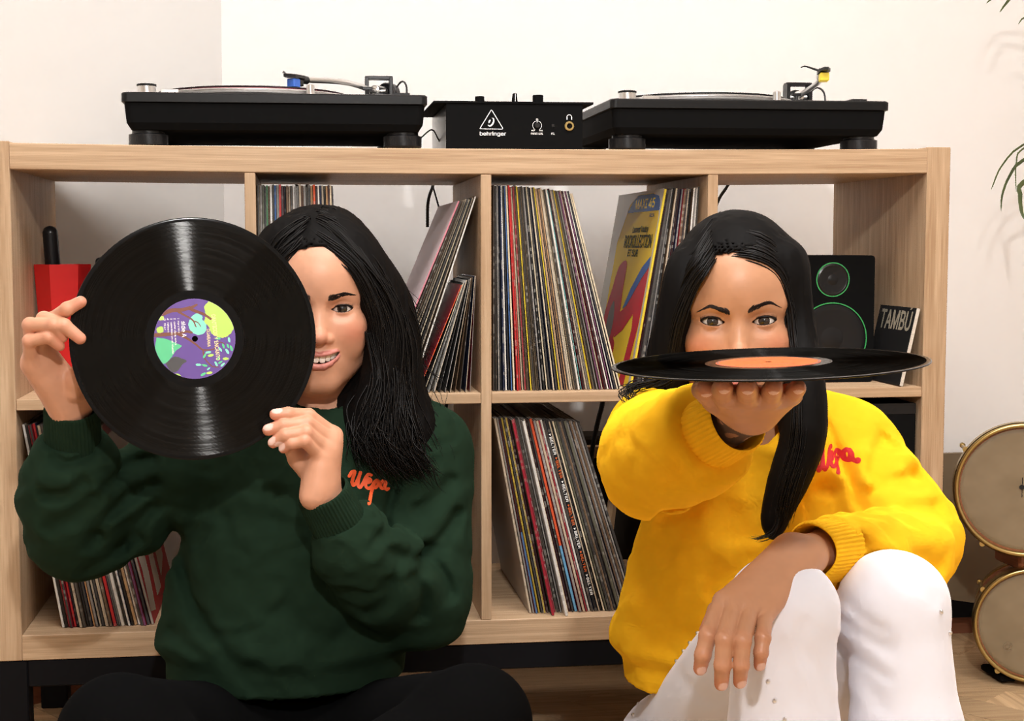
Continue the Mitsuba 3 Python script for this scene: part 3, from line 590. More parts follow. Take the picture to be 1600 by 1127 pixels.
# ---------------------------------------------------------------- behind and beside the unit
def bongos():
    Y = .26; k = thing('bongo_drums', 'pair of brass rimmed bongo drums standing on edge on the wooden floor', 'drum')
    c1, c2 = at(1601, 766, Y), at(1616, 972, Y); r1, r2 = (c1-at(1500, 766, Y))[0], (at(1616, 882, Y)-c2)[2]
    c2[2] = FLOOR+r2+.0035; tilt = np.array([-.37, -.93, .03]); tilt /= np.linalg.norm(tilt)
    for n, c, r in (('drum', c1, r1), ('drum', c2, r2)):
        L = .165
        s = lathe([(0, -L), (r*.78, -L), (r*.80, -L+.006), (r*.90, -L*.5), (r*.93, -.02), (r*.93, -.006), (0, -.006)], c, tilt, 64)
        dk = part(k, n, s, 'drum_wood', 35)
        part(dk, 'head', lathe([(0, -.0035), (r*.82, -.004), (r*.88, -.0048), (r*.915, -.0075), (r*.945, -.0085), (r*.965, -.014)], c, tilt, 64), 'drum_skin', 40)
        rim = [(r*.955+.0040*math.cos(a), .0005+.0045*math.sin(a)) for a in np.linspace(0, 2*math.pi, 13)]
        part(dk, 'rim', lathe(rim, c, tilt, 96), 'brass', True)
        band = [(r*.985, -.004), (r*.998, -.001), (r, -.006), (r, -.022), (r*.985, -.024), (r*.97, -.022), (r*.97, -.006), (r*.985, -.004)]
        part(dk, 'tension_hoop', lathe(band, c, tilt, 96), 'brass', 30)
        Fm = frame_of(tilt)
        for a in (55, 145, 235, 325):
            dr_ = Fm[:, 0]*math.cos(math.radians(a))+Fm[:, 1]*math.sin(math.radians(a))
            p = c+dr_*(r*1.0+.001)
            part(dk, 'lug', cat(cyl(p-tilt*.075, p-tilt*.008, .003, n=10), cyl(p-tilt*.08, p-tilt*.07, .0055, n=6), cyl(p-tilt*.012, p-tilt*.004, .005, n=12)), 'brass', 30)
        part(dk, 'bottom_ring', lathe([(r*.80, -L-.001), (r*.83, -L-.001), (r*.83, -L+.016), (r*.80, -L+.016), (r*.80, -L-.001)], c, tilt, 64), 'brass', 30)
    mid = (c1+c2)/2-tilt*.085
    mid[2] = (c1[2]-r1*.9+c2[2]+r2*.9)/2
    part(k, 'centre_block', bx(mid[0]-.035, mid[0]+.035, mid[1]-.05, mid[1]+.045, mid[2]-.022, mid[2]+.022, .004), 'drum_wood')
    part(k, 'head_mark', cat(cyl(at(1597, 762, Y)+tilt*(-.0034), at(1597, 762, Y)+tilt*(-.0028), .0045, n=20), place(bx(-.0004, .0004, -.018, .018, 0, .0006), at(1597.5, 762, Y)+tilt*(-.0033), (1, 0, 0), (0, 0, 1))), 'print_black')
    ringm = affinity.scale(Point(0, 0).buffer(.0085), 1, 1).difference(Point(0, 0).buffer(.0072)); star = unary_union([affinity.rotate(sbox(-.0009, -.004, .0009, .004), a) for a in (0, 60, 120)])
    mat('print_tan', (.22, .17, .11), .6, .2)
    part(k, 'stamp_print', place(extrude(ringm.union(star), .0005), at(1575, 1011, Y)+tilt*(-.0038), (1, 0, 0), (0, 0, 1)), 'print_tan')
    part(k, 'foot', bx(c2[0]-.05, c2[0]-.02, c2[1]+.02, c2[1]+.10, FLOOR+.0005, FLOOR+.012, .003), 'black_matte')
bongos()
k = thing('leaning_board', 'veined brown board with a black lower part leaning by the wall behind the drums', 'board')
YB = .572
def zb(x_, y_): return at(x_, y_, YB)[2]
xl, xr = 1.50, 1.98; tp, m0, m1, bt = zb(1480, 709), zb(1478, 906), zb(1600, 938), zb(1478, 966)
for n, pts, b in (('panel', [(0, m0), (xr-xl, m1-.03), (xr-xl, tp), (0, tp)], 'brown_board'), ('lower_panel', [(0, bt), (xr-xl, bt), (xr-xl, m1-.0305), (0, m0-.0005)], 'black_matte')):
    part(k, n, place(extrude(Polygon(pts), .014), (xl, YB+.014, 0), (1, 0, 0), (0, 0, 1)), b)
for fx in (1.66, 1.90): part(k, 'foot', bx(fx, fx+.03, YB, YB+.03, FLOOR+.0005, bt-.0003), 'black_matte')
kb = thing('wooden_crate', 'dark crate with wooden rails standing behind the lower third cubby', 'crate')
xa, xb = at(905, 700, .50)[0], at(1090, 700, .50)[0]
ztop = at(940, 682, .50)[2]
part(kb, 'body', bx(xa, xb, .50, .585, FLOOR+.012, ztop, .006), 'dark_cloth')
zr = at(940, 706, .49)[2]
part(kb, 'rail', bx(xa, xb, .485, .499, zr-.012, zr+.012, .002), 'oak_along_x')
l0, l1 = at(968, 690, .475), at(955, 800, .475)
dv = l1-l0
part(kb, 'rail', tube([l0, l0+dv*(FLOOR+.013-l0[2])/dv[2]], .009, 4), 'oak_along_z')
for fx in (xa+.02, xb-.05): part(kb, 'foot', bx(fx, fx+.03, .51, .575, FLOOR+.0005, FLOOR+.0118), 'black_matte')

# ---------------------------------------------------------------- spider plant at the right edge
def plant():
    Y = .33; k = thing('spider_plant', 'spider plant with long drooping leaves at the right edge', 'plant')
    base = at(1860, 330, Y); base2 = base
    stand = at(1720, 420, Y)
    pot = [(0, 0), (.055, 0), (.075, .13), (.08, .13), (.08, .15), (.070, .15), (.068, .12), (0, .12)]
    pz = base[2]-.12
    part(k, 'pot', lathe(pot, (base[0], base[1], pz), n=40), 'terracotta', 35)
    part(k, 'pot_stand', cat(cyl((base[0], base[1], FLOOR+.0005), (base[0], base[1], FLOOR+.02), .12, n=40, bev=.003), cyl((base[0], base[1], FLOOR+.018), (base[0], base[1], pz-.02), .014, n=20), cyl((base[0], base[1], pz-.022), (base[0], base[1], pz-.0005), .09, n=40, bev=.002)), 'black_metal', 35)
    rng = np.random.default_rng(3)
    def blade(pts, w, n=18):
        P = spline(pts, n); t = np.gradient(P, axis=0); t /= np.linalg.norm(t, axis=1)[:, None]
        s = np.cross(t, [0, 1., .35]); s /= np.linalg.norm(s, axis=1)[:, None]; up = np.cross(s, t)
        ww = w*np.minimum(1, np.linspace(1, 0, n)**.5*1.3)[:, None]+.0003
        V = np.vstack([P-s*ww, P+up*ww*.35, P+s*ww, P-up*.0006]); F = []
        for i in range(n-1):
            for a, b in ((0, 1), (1, 2), (2, 3), (3, 0)):
                F += [(a*n+i, b*n+i, a*n+i+1), (b*n+i, b*n+i+1, a*n+i+1)]
        return trimesh.Trimesh(V, F, process=False)
    seen = [([(1850, 300), (1680, 205), (1600, 226), (1566, 258), (1552, 288), (1549, 296)], .0018), ([(1850, 300), (1680, 222), (1600, 250), (1577, 276), (1566, 305), (1564, 330)], .0032),
            ([(1850, 310), (1680, 210), (1600, 232), (1588, 255), (1587, 280), (1588, 300)], .0015), ([(1850, 320), (1680, 260), (1600, 285), (1594, 305), (1596, 330), (1602, 345)], .005),
            ([(1850, 300), (1700, 40), (1600, -20), (1575, 2), (1562, 19)], .0038), ([(1850, 300), (1690, 10), (1590, -40), (1556, -8), (1541, 5)], .003), ([(1850, 300), (1700, 90), (1620, 30), (1600, 28), (1591, 38)], .0022)]
    for pl, w in seen: part(k, 'leaf', blade([at(a, b, Y-.01*i) for i, (a, b) in enumerate(pl)], w), 'leaf', 40)
    for i in range(16):
        a = rng.uniform(-1.9, 1.9); L = rng.uniform(.18, .34); o = np.array([math.cos(a), math.sin(a)*.6, 0])
        b0 = np.array([base[0], base[1], pz+.13])
        part(k, 'leaf', blade([b0, b0+o*L*.3+np.array([0, 0, .16]), b0+o*L*.75+np.array([0, 0, .14]), b0+o*L+np.array([0, 0, -.02])], rng.uniform(.003, .005)), 'leaf', 40)
plant()
# ================================================================ people: smooth bodies from distance fields
from scipy.spatial import cKDTree
noise, fbm = meshkit.noise, meshkit.fbm
def A(*v): return np.array(v, float)
def smin(a, b, k):
    h = np.clip(.5+.5*(b-a)/k, 0, 1); return b+(a-b)*h-k*h*(1-h)
def smax(a, b, k): return -smin(-a, -b, k)
def rc(P, a, b, ra, rb):
    """a bone: the hull of two balls, roughly"""
    a, b = np.asarray(a, float), np.asarray(b, float); ab = b-a
    t = np.clip((P-a)@ab/max(ab@ab, 1e-12), 0, 1)
    return np.linalg.norm(P-a-t[:, None]*ab, axis=1)-(ra+t*(rb-ra))
def ell(P, c, r, M=None):
    q = P-np.asarray(c, float)
    if M is not None: q = q@np.asarray(M).T
    r = np.asarray(r, float); k0 = np.linalg.norm(q/r, axis=1); k1 = np.linalg.norm(q/(r*r), axis=1)
    return k0*(k0-1)/np.maximum(k1, 1e-9)
def chain(P, pts, rad, k):
    d = None
    for i in range(len(pts)-1):
        e = rc(P, pts[i], pts[i+1], rad[i], rad[i+1]); d = e if d is None else smin(d, e, k)
    return d
def smooth01(a, b, x): t = np.clip((x-a)/(b-a), 0, 1); return t*t*(3-2*t)
def sdf_mesh(f, lo, hi, res, newton=1, lip=1.25):
    """surface nets of f = 0, evaluated only near the surface"""
    lo, hi = np.asarray(lo, float), np.asarray(hi, float); B = 5
    n = (np.ceil((hi-lo)/res/B).astype(int)+1)*B
    nb = n//B
    cb = np.stack(np.meshgrid(*[np.arange(k) for k in nb], indexing='ij'), -1).reshape(-1, 3)
    cen = lo+(cb*B+B/2)*res
    dc = f(cen); near = np.abs(dc) < res*B*.87*lip+res
    val = np.where(dc.reshape(nb) < 0, -1., 1.).astype(np.float32).repeat(B, 0).repeat(B, 1).repeat(B, 2)
    val = np.pad(val, ((0, 1),)*3, mode='edge')
    off = np.stack(np.meshgrid(*[np.arange(B+1)]*3, indexing='ij'), -1).reshape(-1, 3)
    idx = (cb[near][:, None]*B+off).reshape(-1, 3)
    flat = np.unique(np.ravel_multi_index(idx.T, val.shape)); ijk = np.stack(np.unravel_index(flat, val.shape), 1)
    out = np.empty(len(flat), np.float32)
    for s in range(0, len(flat), 400000): out[s:s+400000] = f(lo+ijk[s:s+400000]*res)
    val.ravel()[flat] = out
    neg = val < 0; shp = tuple(np.array(val.shape)-1)
    cnt = np.zeros(shp, np.float32); acc = np.zeros(shp+(3,), np.float32)
    sl = lambda a: slice(a, a-1 if a == 0 else None) if a == 0 else slice(1, None)
    for ax in range(3):
        a = [slice(None)]*3; b = [slice(None)]*3; a[ax] = slice(0, -1); b[ax] = slice(1, None)
        va, vb = val[tuple(a)], val[tuple(b)]; cr = neg[tuple(a)] != neg[tuple(b)]
        I = np.stack(np.nonzero(cr), 1); t = va[cr]/(va[cr]-vb[cr])
        pos = I.astype(np.float32); pos[:, ax] += t
        o1, o2 = [i for i in range(3) if i != ax]
        for d1 in (0, -1):
            for d2 in (0, -1):
                J = I.copy(); J[:, o1] += d1; J[:, o2] += d2
                ok = ((J >= 0) & (J < np.array(shp))).all(1); J2 = J[ok]
                np.add.at(cnt, tuple(J2.T), 1); np.add.at(acc, tuple(J2.T), pos[ok])
    act = cnt > 0; ids = np.full(shp, -1, np.int64); ids[act] = np.arange(act.sum())
    V = lo+acc[act]/cnt[act][:, None]*res
    F = []
    for ax in range(3):
        a = [slice(None)]*3; b = [slice(None)]*3; a[ax] = slice(0, -1); b[ax] = slice(1, None)
        cr = neg[tuple(a)] != neg[tuple(b)]; I = np.stack(np.nonzero(cr), 1); o1, o2 = (ax+1) % 3, (ax+2) % 3
        ok = (I[:, o1] > 0) & (I[:, o2] > 0) & (I[:, o1] < shp[o1]) & (I[:, o2] < shp[o2]); I = I[ok]
        J = [I.copy() for _ in range(4)]
        J[1][:, o1] -= 1; J[2][:, o1] -= 1; J[2][:, o2] -= 1; J[3][:, o2] -= 1
        q = np.stack([ids[tuple(j.T)] for j in J], 1); fl = ~neg[tuple(I.T)]
        q[fl] = q[fl][:, ::-1]; F.append(q)
    Q = np.vstack(F)
    for _ in range(newton):
        e = res*.5; d0 = f(V); g = np.stack([f(V+e*np.eye(3)[i])-d0 for i in range(3)], 1)/e
        V = V-np.clip(d0, -res, res)[:, None]*g/np.maximum((g*g).sum(1), .25)[:, None]
    d1 = np.linalg.norm(V[Q[:, 0]]-V[Q[:, 2]], axis=1) <= np.linalg.norm(V[Q[:, 1]]-V[Q[:, 3]], axis=1)
    T3 = np.vstack([Q[d1][:, [0, 1, 2]], Q[d1][:, [0, 2, 3]], Q[~d1][:, [0, 1, 3]], Q[~d1][:, [1, 2, 3]]])
    m = trimesh.Trimesh(V, T3, process=False)
    return m
def fuse(meshes):
    """one continuous surface from overlapping closed ones"""
    try:
        mans = []
        for m in meshes:
            m = trimesh.Trimesh(m.vertices, m.faces, process=True)
            q = m3.Manifold(m3.Mesh(np.asarray(m.vertices, np.float32), np.asarray(m.faces, np.uint32)))
            if q.is_empty(): raise ValueError('not closed')
            mans.append(q)
        out = mans[0]
        for q in mans[1:]: out = out+q
        return tm(out)
    except Exception as e:
        print('fuse fell back:', e); return cat(*meshes)
def bones_box(pts, pad): pts = np.asarray(pts); return pts.min(0)-pad, pts.max(0)+pad

# ---------------------------------------------------------------- heads
class Head:
    """origin midway between the eyes; x to the viewer's right, y away from the viewer, z up"""
    def __init__(self, origin, fwd, roll=0., smile=0., open_=1., scale=1.):
        self.o = np.asarray(origin, float); f = np.asarray(fwd, float); f /= np.linalg.norm(f)
        r = np.cross([0, 0, 1.], f)                     # the viewer's right, for a face that looks at the viewer
        r /= np.linalg.norm(r); u = np.cross(f, r)
        c, s = math.cos(roll), math.sin(roll); r, u = r*c+u*s, u*c-r*s
        self.M = np.stack([r, -f, u]); self.smile, self.open, self.s = smile, open_, scale
    def q(self, P): return (P-self.o)@self.M.T/self.s
    def w(self, q): return np.asarray(q, float)*self.s@self.M+self.o
    EYE = A(.0305, .0128, 0)
    def lid_gap(self, q):
        """negative between the eyelids"""
        ax, z = np.abs(q[:, 0]), q[:, 2]; u = np.clip((ax-.0305)/.0150, -1, 1)
        tilt = .0010*u
        zu = .0054*self.open*(1-np.abs(u)**2.2)+tilt+.0003; zl = -.0043*self.open*(1-u*u)+tilt
        return np.maximum(np.maximum(z-zu, zl-z), (np.abs(ax-.0305)-.0150)*.6)
    def mouth_line(self, ax):
        """height of the line between the lips at the distance ax from the middle"""
        return -.0695+.0015*self.smile+(2.5+11.5*self.smile)*ax*ax
    def gap_half(self, ax):
        w = .0220+.0045*self.smile; return (.0002+.0048*self.smile)*np.sqrt(np.clip(1-(ax/w)**2, 0, 1))
    def lips(self, q):
        s = self.smile; m = q.copy(); m[:, 0] = np.abs(m[:, 0]); W = .0235+.0050*s
        U, L = [], []
        for t, ry, ru, rl in ((0, -.0072, .0028, .0044), (.22, -.0075, .0032, .0043), (.5, -.0054, .0029, .0037), (.78, -.0006, .0022, .0026), (1, .0052+.003*s, .0014, .0014)):
            x = W*t; g = float(self.gap_half(np.array([x]))[0]); z = self.mouth_line(x)
            U.append((A(x, ry, z+g+ru*.75-(.0006 if t == 0 else 0)), ru)); L.append((A(x, ry+.0006, z-g-rl*.78), rl))
        return chain(m, [u[0] for u in U], [u[1] for u in U], .002), chain(m, [u[0] for u in L], [u[1] for u in L], .002)
    def mouth(self, q):
        ax = np.abs(q[:, 0]); W = .0222+.0045*self.smile
        return np.maximum(np.abs(q[:, 2]-self.mouth_line(ax))-self.gap_half(ax), ax-W)
    def f(self, P, neck=True):
        q = self.q(P); m = q.copy(); m[:, 0] = np.abs(m[:, 0]); s = self.smile
        d = ell(q, (0, .084, .040), (.0735, .094, .080))
        d = smin(d, ell(q, (0, .048, .036), (.0600, .0545, .056)), .025)
        d = smin(d, ell(q, (0, .054, -.034), (.0600, .0600, .072)), .02)
        d = smin(d, chain(m, [A(.0445, .075, -.040), A(.0375, .060, -.070), A(.013, .024, -.0970)], [.015, .0150, .0140], .014), .032)
        d = smin(d, rc(m, (0, .0155, -.0985), (.006, .0165, -.0985), .0150, .0145), .016)
        d = smin(d, ell(m, (.037+.001*s, .025-.002*s, -.029+.004*s), (.0245, .0235, .021+.002*s)), .022)
        d = smin(d, rc(m, (.012, .0070, .0165), (.046, .0200, .0180), .0090, .0080), .016)
        d = smax(d, -ell(m, (.0300, -.0060, -.0005), (.0190, .0105, .0110)), .010)
        d = smin(d, rc(q, (0, .0090, .0100), (0, -.0105, -.0330), .0070, .0075), .012)
        d = smin(d, ell(q, (0, -.0145, -.0370), (.0098, .0100, .0088)), .007)
        d = smin(d, ell(m, (.0112+.0012*s, -.0035, -.0400), (.0066, .0092, .0068)), .0045)
        d = smax(d, -ell(m, (.0062, -.0085, -.0465), (.0036, .0050, .0030)), .003)
        d = smin(d, ell(q, (0, .031, -.070), (.030, .0355, .024)), .018)                    # muzzle under the lips
        if s > 0:                                                                        # the fold from the nose to the corner of the mouth
            d = smin(d, ell(m, (.0400, .030, -.046), (.0190, .0200, .0220)), .012)
        lu, ll = self.lips(q)
        d = smin(d, np.minimum(lu, ll), .0028)
        mo = np.maximum(self.mouth(q), q[:, 1]-(.010+.012*s)); d = smax(d, -mo, .0012)
        lid = np.linalg.norm(m-self.EYE, axis=1)-.0139
        d = smin(d, lid, .0035)
        gap = self.lid_gap(q); cav = np.maximum(np.linalg.norm(m-self.EYE, axis=1)-.0185, gap)
        d = smax(d, -np.maximum(cav, m[:, 1]-self.EYE[1]-.004), .0010)
        ear = ell(m, (.0690, .090, -.010), (.0085, .0175, .029)); ear = smax(ear, -ell(m, (.0780, .085, -.006), (.0045, .0095, .016)), .004)
        d = smin(d, smin(ear, ell(m, (.0670, .083, -.034), (.0055, .0075, .0085)), .006), .006)
        d = smin(d, ell(m, (.0640, .070, -.018), (.0045, .0060, .0095)), .006)
        if neck: d = smin(d, rc(q, (0, .088, -.075), (0, .104, -.175), .0455, .0490), .022)
        return d*self.s
    def color(self, P, base, blush, lipc):
        q = self.q(P); m = q.copy(); m[:, 0] = np.abs(m[:, 0]); c = np.tile(np.asarray(base, float), (len(P), 1))
        n = fbm(q*90, 3)[:, None]; c = c*(.93+.14*n)
        def mixin(col, w): nonlocal c; c = c*(1-w[:, None])+np.asarray(col)*w[:, None]
        mixin(blush, .72*np.exp(-(np.linalg.norm((m-A(.043, .020, -.030))/A(.020, .03, .016), axis=1))**2))
        mixin(blush, .35*np.exp(-(np.linalg.norm((q-A(0, -.018, -.037))/A(.014, .02, .010), axis=1))**2))
        mixin(np.asarray(base)*A(.70, .62, .60), .55*np.exp(-(np.linalg.norm((m-A(.030, .0, -.0105))/A(.016, .03, .0045), axis=1))**2))
        mixin(np.asarray(base)*A(.62, .52, .48), .55*np.exp(-(np.linalg.norm((m-A(.032, .0, .0075))/A(.017, .03, .0040), axis=1))**2))
        lu, ll = self.lips(q); w = smooth01(.0022, .0009, np.minimum(lu, ll))*(q[:, 1] < .012); mixin(lipc, w)
        mo = np.maximum(self.mouth(q), q[:, 1]-.03); inner = smooth01(.0012, -.0004, mo)*(q[:, 1] > -.004)*(q[:, 1] < .03)*(m[:, 0] < .03); mixin((.10, .02, .02), inner*.9)
        return c

mat('skin', VC, .42, .38, sheen=.15)
mat('skin_soft', VC, .5, .3)
scene['eye'] = {'type': 'twosided', 'bsdf': {'type': 'principled', 'base_color': VC, 'roughness': .08, 'specular': .6, 'clearcoat': .8, 'clearcoat_gloss': .95}}
mat('tooth', (.86, .80, .70), .22, .5)
mat('hair_dark', (.0042, .0034, .0032), .50, .22)
mat('hair_mass', (.0036, .0030, .0029), .62, .09)
mat('brow_hair', (.020, .013, .011), .7, .15)
mat('lash', (.008, .006, .006), .6, .2)
def add_face(k, H, look):
    """eyes, lashes and brows (and teeth) of a head; look = the point the eyes look at"""
    for sx in (-1, 1):
        e = H.EYE*A(sx, 1, 1); c = H.w(e[None])[0]; d = (look-c)/np.linalg.norm(look-c)
        ball = trimesh.creation.icosphere(5, .0123*H.s); n = ball.vertices/np.linalg.norm(ball.vertices, axis=1)[:, None]
        ang = np.arccos(np.clip(n@d, -1, 1)); col = np.tile(A(.62, .57, .53), (len(n), 1))
        iris = ang < .56; rng = np.random.default_rng(2); col[iris] = A(.014, .007, .0045)*(.7+.6*rng.random((iris.sum(), 1))); col[(ang < .585) & (ang >= .47)] = A(.012, .008, .006); col[ang < .24] = A(.003, .003, .003)
        v = ball.vertices.copy(); v += d*np.clip(.50-ang, 0, .5)[:, None]*.0016*H.s; v += c
        part(k, 'eye', trimesh.Trimesh(v, ball.faces, process=False), 'eye', True, color=col)
        # lash line and lashes along the upper lid
        u = np.linspace(-1, 1, 40); zx = .0054*H.open*(1-np.abs(u)**2.2)+.0010*u+.0003
        pts = np.stack([sx*(.0305+.0150*u), np.zeros(40), zx], 1)
        rr = np.sqrt(np.clip(.0141**2-(pts[:, 0]-e[0])**2-(pts[:, 2]-e[2])**2, 1e-7, 1)); pts[:, 1] = e[1]-rr
        lp = H.w(pts); ms = [tube(lp, np.linspace(.0007, .0015, 40)*H.s, 5)]
        for i in range(1, 39):
            b = pts[i]; ln = .0022+.0030*max(0, u[i]); o = A(sx*(.25*u[i]+.1), -.75, .55); o /= np.linalg.norm(o)
            ms.append(tube(H.w(np.stack([b, b+o*ln*.55, b+o*ln*.9+A(0, 0, ln*.35)])), [.00032, .00022, .00008], 3))
        zl = -.0040*H.open*(1-u*u)+.0010*u; pl = pts.copy(); pl[:, 2] = zl; rr = np.sqrt(np.clip(.0140**2-(pl[:, 0]-e[0])**2-(zl)**2, 1e-7, 1)); pl[:, 1] = e[1]-rr
        ms.append(tube(H.w(pl[8:]), .00035*H.s, 4))
        part(k, 'eyelashes', cat(*ms), 'lash')
def add_brow(k, H, sx, line, thick, seed):
    """line = head-frame (x, z) points from the nose outwards; hairs laid on the skin"""
    rng = np.random.default_rng(seed); L = spline([A(a, b) for a, b in line], 60); ms = []
    N = 300; t = rng.random(N)**.9; w = rng.uniform(-1, 1, N)
    i = (t*58).astype(int); th = np.interp(t, [0, .12, .5, 1], [thick*.75, thick, thick*.85, thick*.18])
    x = L[i, 0]; z = L[i, 1]+w*th; tx = L[i+1]-L[i]; tx /= np.linalg.norm(tx, axis=1)[:, None]
    ln = .0058*(1-.35*t); lean = np.interp(t, [0, .15, 1], [1.1, .5, .05])-w*.25
    x2 = x+ln*(tx[:, 0]*np.cos(lean)-tx[:, 1]*np.sin(lean)*0); z2 = z+ln*(tx[:, 1]*np.cos(lean)+np.sin(lean)*.8)
    def onto(X, Z):
        y = np.full(len(X), -.05)
        for _ in range(24): y += H.f(H.w(np.stack([X*sx, y, Z], 1)), False)/H.s*.8
        return np.stack([X*sx, y-.0002, Z], 1)
    a, b = onto(x, z), onto(x2, z2); mid = (a+b)/2; mid[:, 1] -= .0007
    for j in range(N): ms.append(tube(H.w(np.stack([a[j], mid[j], b[j]])), np.array([.00030, .00026, .00010])*H.s, 3, False))
    part(k, 'eyebrow', cat(*ms), 'brow_hair')
def add_teeth(k, H):
    s = H.smile; ms = []
    for sx in (-1, 1):
        x = .0001
        for i, (w, h) in enumerate(((.0084, .0122), (.0068, .0115), (.0074, .0112), (.0066, .0100), (.0062, .0090))):
            xc = x+w/2; x += w-.0001; th = min(xc/.0270, 1.45); xx = .0270*math.sin(th); yc = -.0048+.0270*(1-math.cos(th))
            top = H.mouth_line(xx)+float(H.gap_half(np.array([xx]))[0])+.0030
            b = trimesh.creation.icosphere(2); v = b.vertices; v = np.sign(v)*np.abs(v)**.55; v = v*A(w/2, .0024, h/2)
            c, sn = math.cos(th), math.sin(th); v = np.stack([v[:, 0]*c-v[:, 1]*sn, v[:, 0]*sn+v[:, 1]*c, v[:, 2]], 1)+A(xx, yc+.0030, top-h/2)
            v[:, 0] *= sx; ms.append(trimesh.Trimesh(H.w(v), b.faces if sx > 0 else b.faces[:, ::-1], process=False))
    part(k, 'teeth', cat(*ms), 'tooth', 60)

# ---------------------------------------------------------------- hands
class Hand:
    """wrist, palm corners and finger joints as points; fingers = five lists of points from the knuckle to the tip, thumb first"""
    def __init__(self, wrist, fore, fingers, palm_n, size=1.):
        self.w0, self.fore, self.fg, self.n, self.s = np.asarray(wrist), np.asarray(fore), [np.asarray(f, float) for f in fingers], np.asarray(palm_n)/np.linalg.norm(palm_n), size
    def f(self, P):
        s = self.s; th, fs = self.fg[0], self.fg[1:]
        n = self.n; w = self.w0
        side = fs[0][0]-fs[3][0]; side = side/np.linalg.norm(side)
        d = rc(P, self.fore, w, .0250*s, .0212*s)
        # the palm: four metacarpal bones and the pads between
        wr = [w+side*x*s for x in (.013, .005, -.005, -.013)]
        for i in range(4): d = smin(d, rc(P, wr[i], fs[i][0], .0155*s, .0110*s), .014*s)
        for i in range(3): d = smin(d, rc(P, (fs[i][0]+fs[i+1][0])/2*.85+w*.15, (wr[i]+wr[i+1])/2, .0105*s, .0150*s), .010*s)
        d = smin(d, rc(P, w+side*.014*s+n*.006*s, th[0]*.5+th[1]*.5, .0150*s, .0140*s), .014*s)          # ball of the thumb
        d = smin(d, rc(P, w-side*.016*s+n*.006*s, fs[3][0]*.6+w*.4+n*.005*s, .0125*s, .0115*s), .012*s)   # heel of the hand
        F = None
        for i, J in enumerate(self.fg):
            r = [.0118, .0110, .0102, .0088] if i == 0 else [[.0100, .0093, .0085, .0073], [.0102, .0095, .0087, .0074], [.0098, .0091, .0083, .0071], [.0088, .0081, .0074, .0063]][i-1]
            r = [x*s for x in r]
            c = rc(P, J[0], J[1], r[0], r[1])
            c = smin(c, rc(P, J[1], J[2], r[1]*.99, r[2]), .003*s); c = smin(c, rc(P, J[2], J[3], r[2], r[3]), .003*s)
            for j, rr in ((1, r[1]*.99), (2, r[2]*.96)): c = smin(c, np.linalg.norm(P-J[j], axis=1)-rr, .002*s)
            F = c if F is None else smin(F, c, .0014*s)
            d = smin(d, np.maximum(c, 0)*0+c, .0045*s) if False else d
        return smin(d, F, .0060*s)
    def nails(self, P, back):
        """how much each point belongs to a nail: near a tip, on the back side"""
        w = np.zeros(len(P))
        for i, J in enumerate(self.fg):
            t = J[3]-J[2]; L = np.linalg.norm(t); t = t/L; b = back[i] if isinstance(back, list) else back; b = b-t*(b@t); b /= np.linalg.norm(b); sdw = np.cross(t, b)
            c = J[3]-t*.0015*self.s+b*.0055*self.s; q = P-c
            e = np.sqrt((q@t/(.0068*self.s))**2+(q@sdw/(.0050*self.s))**2+(np.minimum(q@b, 0)/(.0045*self.s))**2)
            w = np.maximum(w, smooth01(1.08, .92, e))
        return w
    def box(self): return bones_box(np.vstack([self.w0[None], self.fore[None]]+self.fg), .03*self.s)
def skin_color(P, base, hands, H, blush, lipc, nailc, backs):
    c = H.color(P, base, blush, lipc)
    for h, b in zip(hands, backs):
        near = np.linalg.norm(P-np.vstack(h.fg).mean(0), axis=1) < .16
        near[near] = h.f(P[near]) < .003
        if not near.any(): continue
        p = P[near]; cc = np.tile(np.asarray(base, float), (len(p), 1))*(.93+.14*fbm(p*80, 3)[:, None])
        tips = np.min([np.linalg.norm(p-J[3], axis=1) for J in h.fg], axis=0); w = .45*smooth01(.022, .004, tips)
        kn = np.min([np.linalg.norm(p-J[j], axis=1) for J in h.fg for j in (1, 2)], axis=0); w = np.maximum(w, .25*smooth01(.014, .004, kn))
        cc = cc*(1-w[:, None])+np.asarray(blush)*w[:, None]
        nl = h.nails(p, b)[:, None]; c[near] = cc*(1-nl)+np.asarray(nailc)*nl
    return c

# ---------------------------------------------------------------- hair
def hair_strands(guides, N, seed, spread, n=22, rad=(.0011, .0004), wave=0., root=None, sink=.012):
    """strands between neighbouring guide lines (each a list of points), jittered, tapering"""
    rng = np.random.default_rng(seed); G = [spline(g, n) for g in guides]; ms = []
    for _ in range(N):
        i = rng.integers(len(G)-1); t = rng.random(); P = G[i]*(1-t)+G[i+1]*t
        L = np.linspace(0, 1, n)[:, None]; j = rng.normal(0, 1, 3)*spread; P = P+j*(.25+.75*np.sin(np.pi*np.minimum(L*.8+.1, 1)))
        j2 = rng.normal(0, 1, 3)*spread*1.6; P = P+j2*L**2
        if wave: ph, fq = rng.random(3)*6.28, rng.uniform(1.2, 2.4, 3); P = P+np.sin(L*fq*6.28+ph)*wave*L**.7
        cut = max(6, int(n*rng.uniform(.78, 1))); P = P[:cut]; P[0] = P[0]+(root-P[0])*sink/max(np.linalg.norm(root-P[0]), 1e-6) if root is not None else P[0]
        r = np.interp(np.linspace(0, 1, cut), [0, .1, .7, 1], [rad[1], rad[0], rad[0], rad[1]*.5])*rng.uniform(.7, 1.3)
        ms.append(tube(P, r, 4, False))
    return cat(*ms)
def flowing(curtains):
    """the same locks with their lines and widths drawn out smoothly"""
    out = []
    for pts, r in curtains:
        n = 2*len(pts)+1; Q = spline(np.hstack([np.asarray(pts), np.asarray(r)[:, None]]), n); out.append((list(Q[:, :3]), list(np.maximum(Q[:, 3], .002))))
    return out
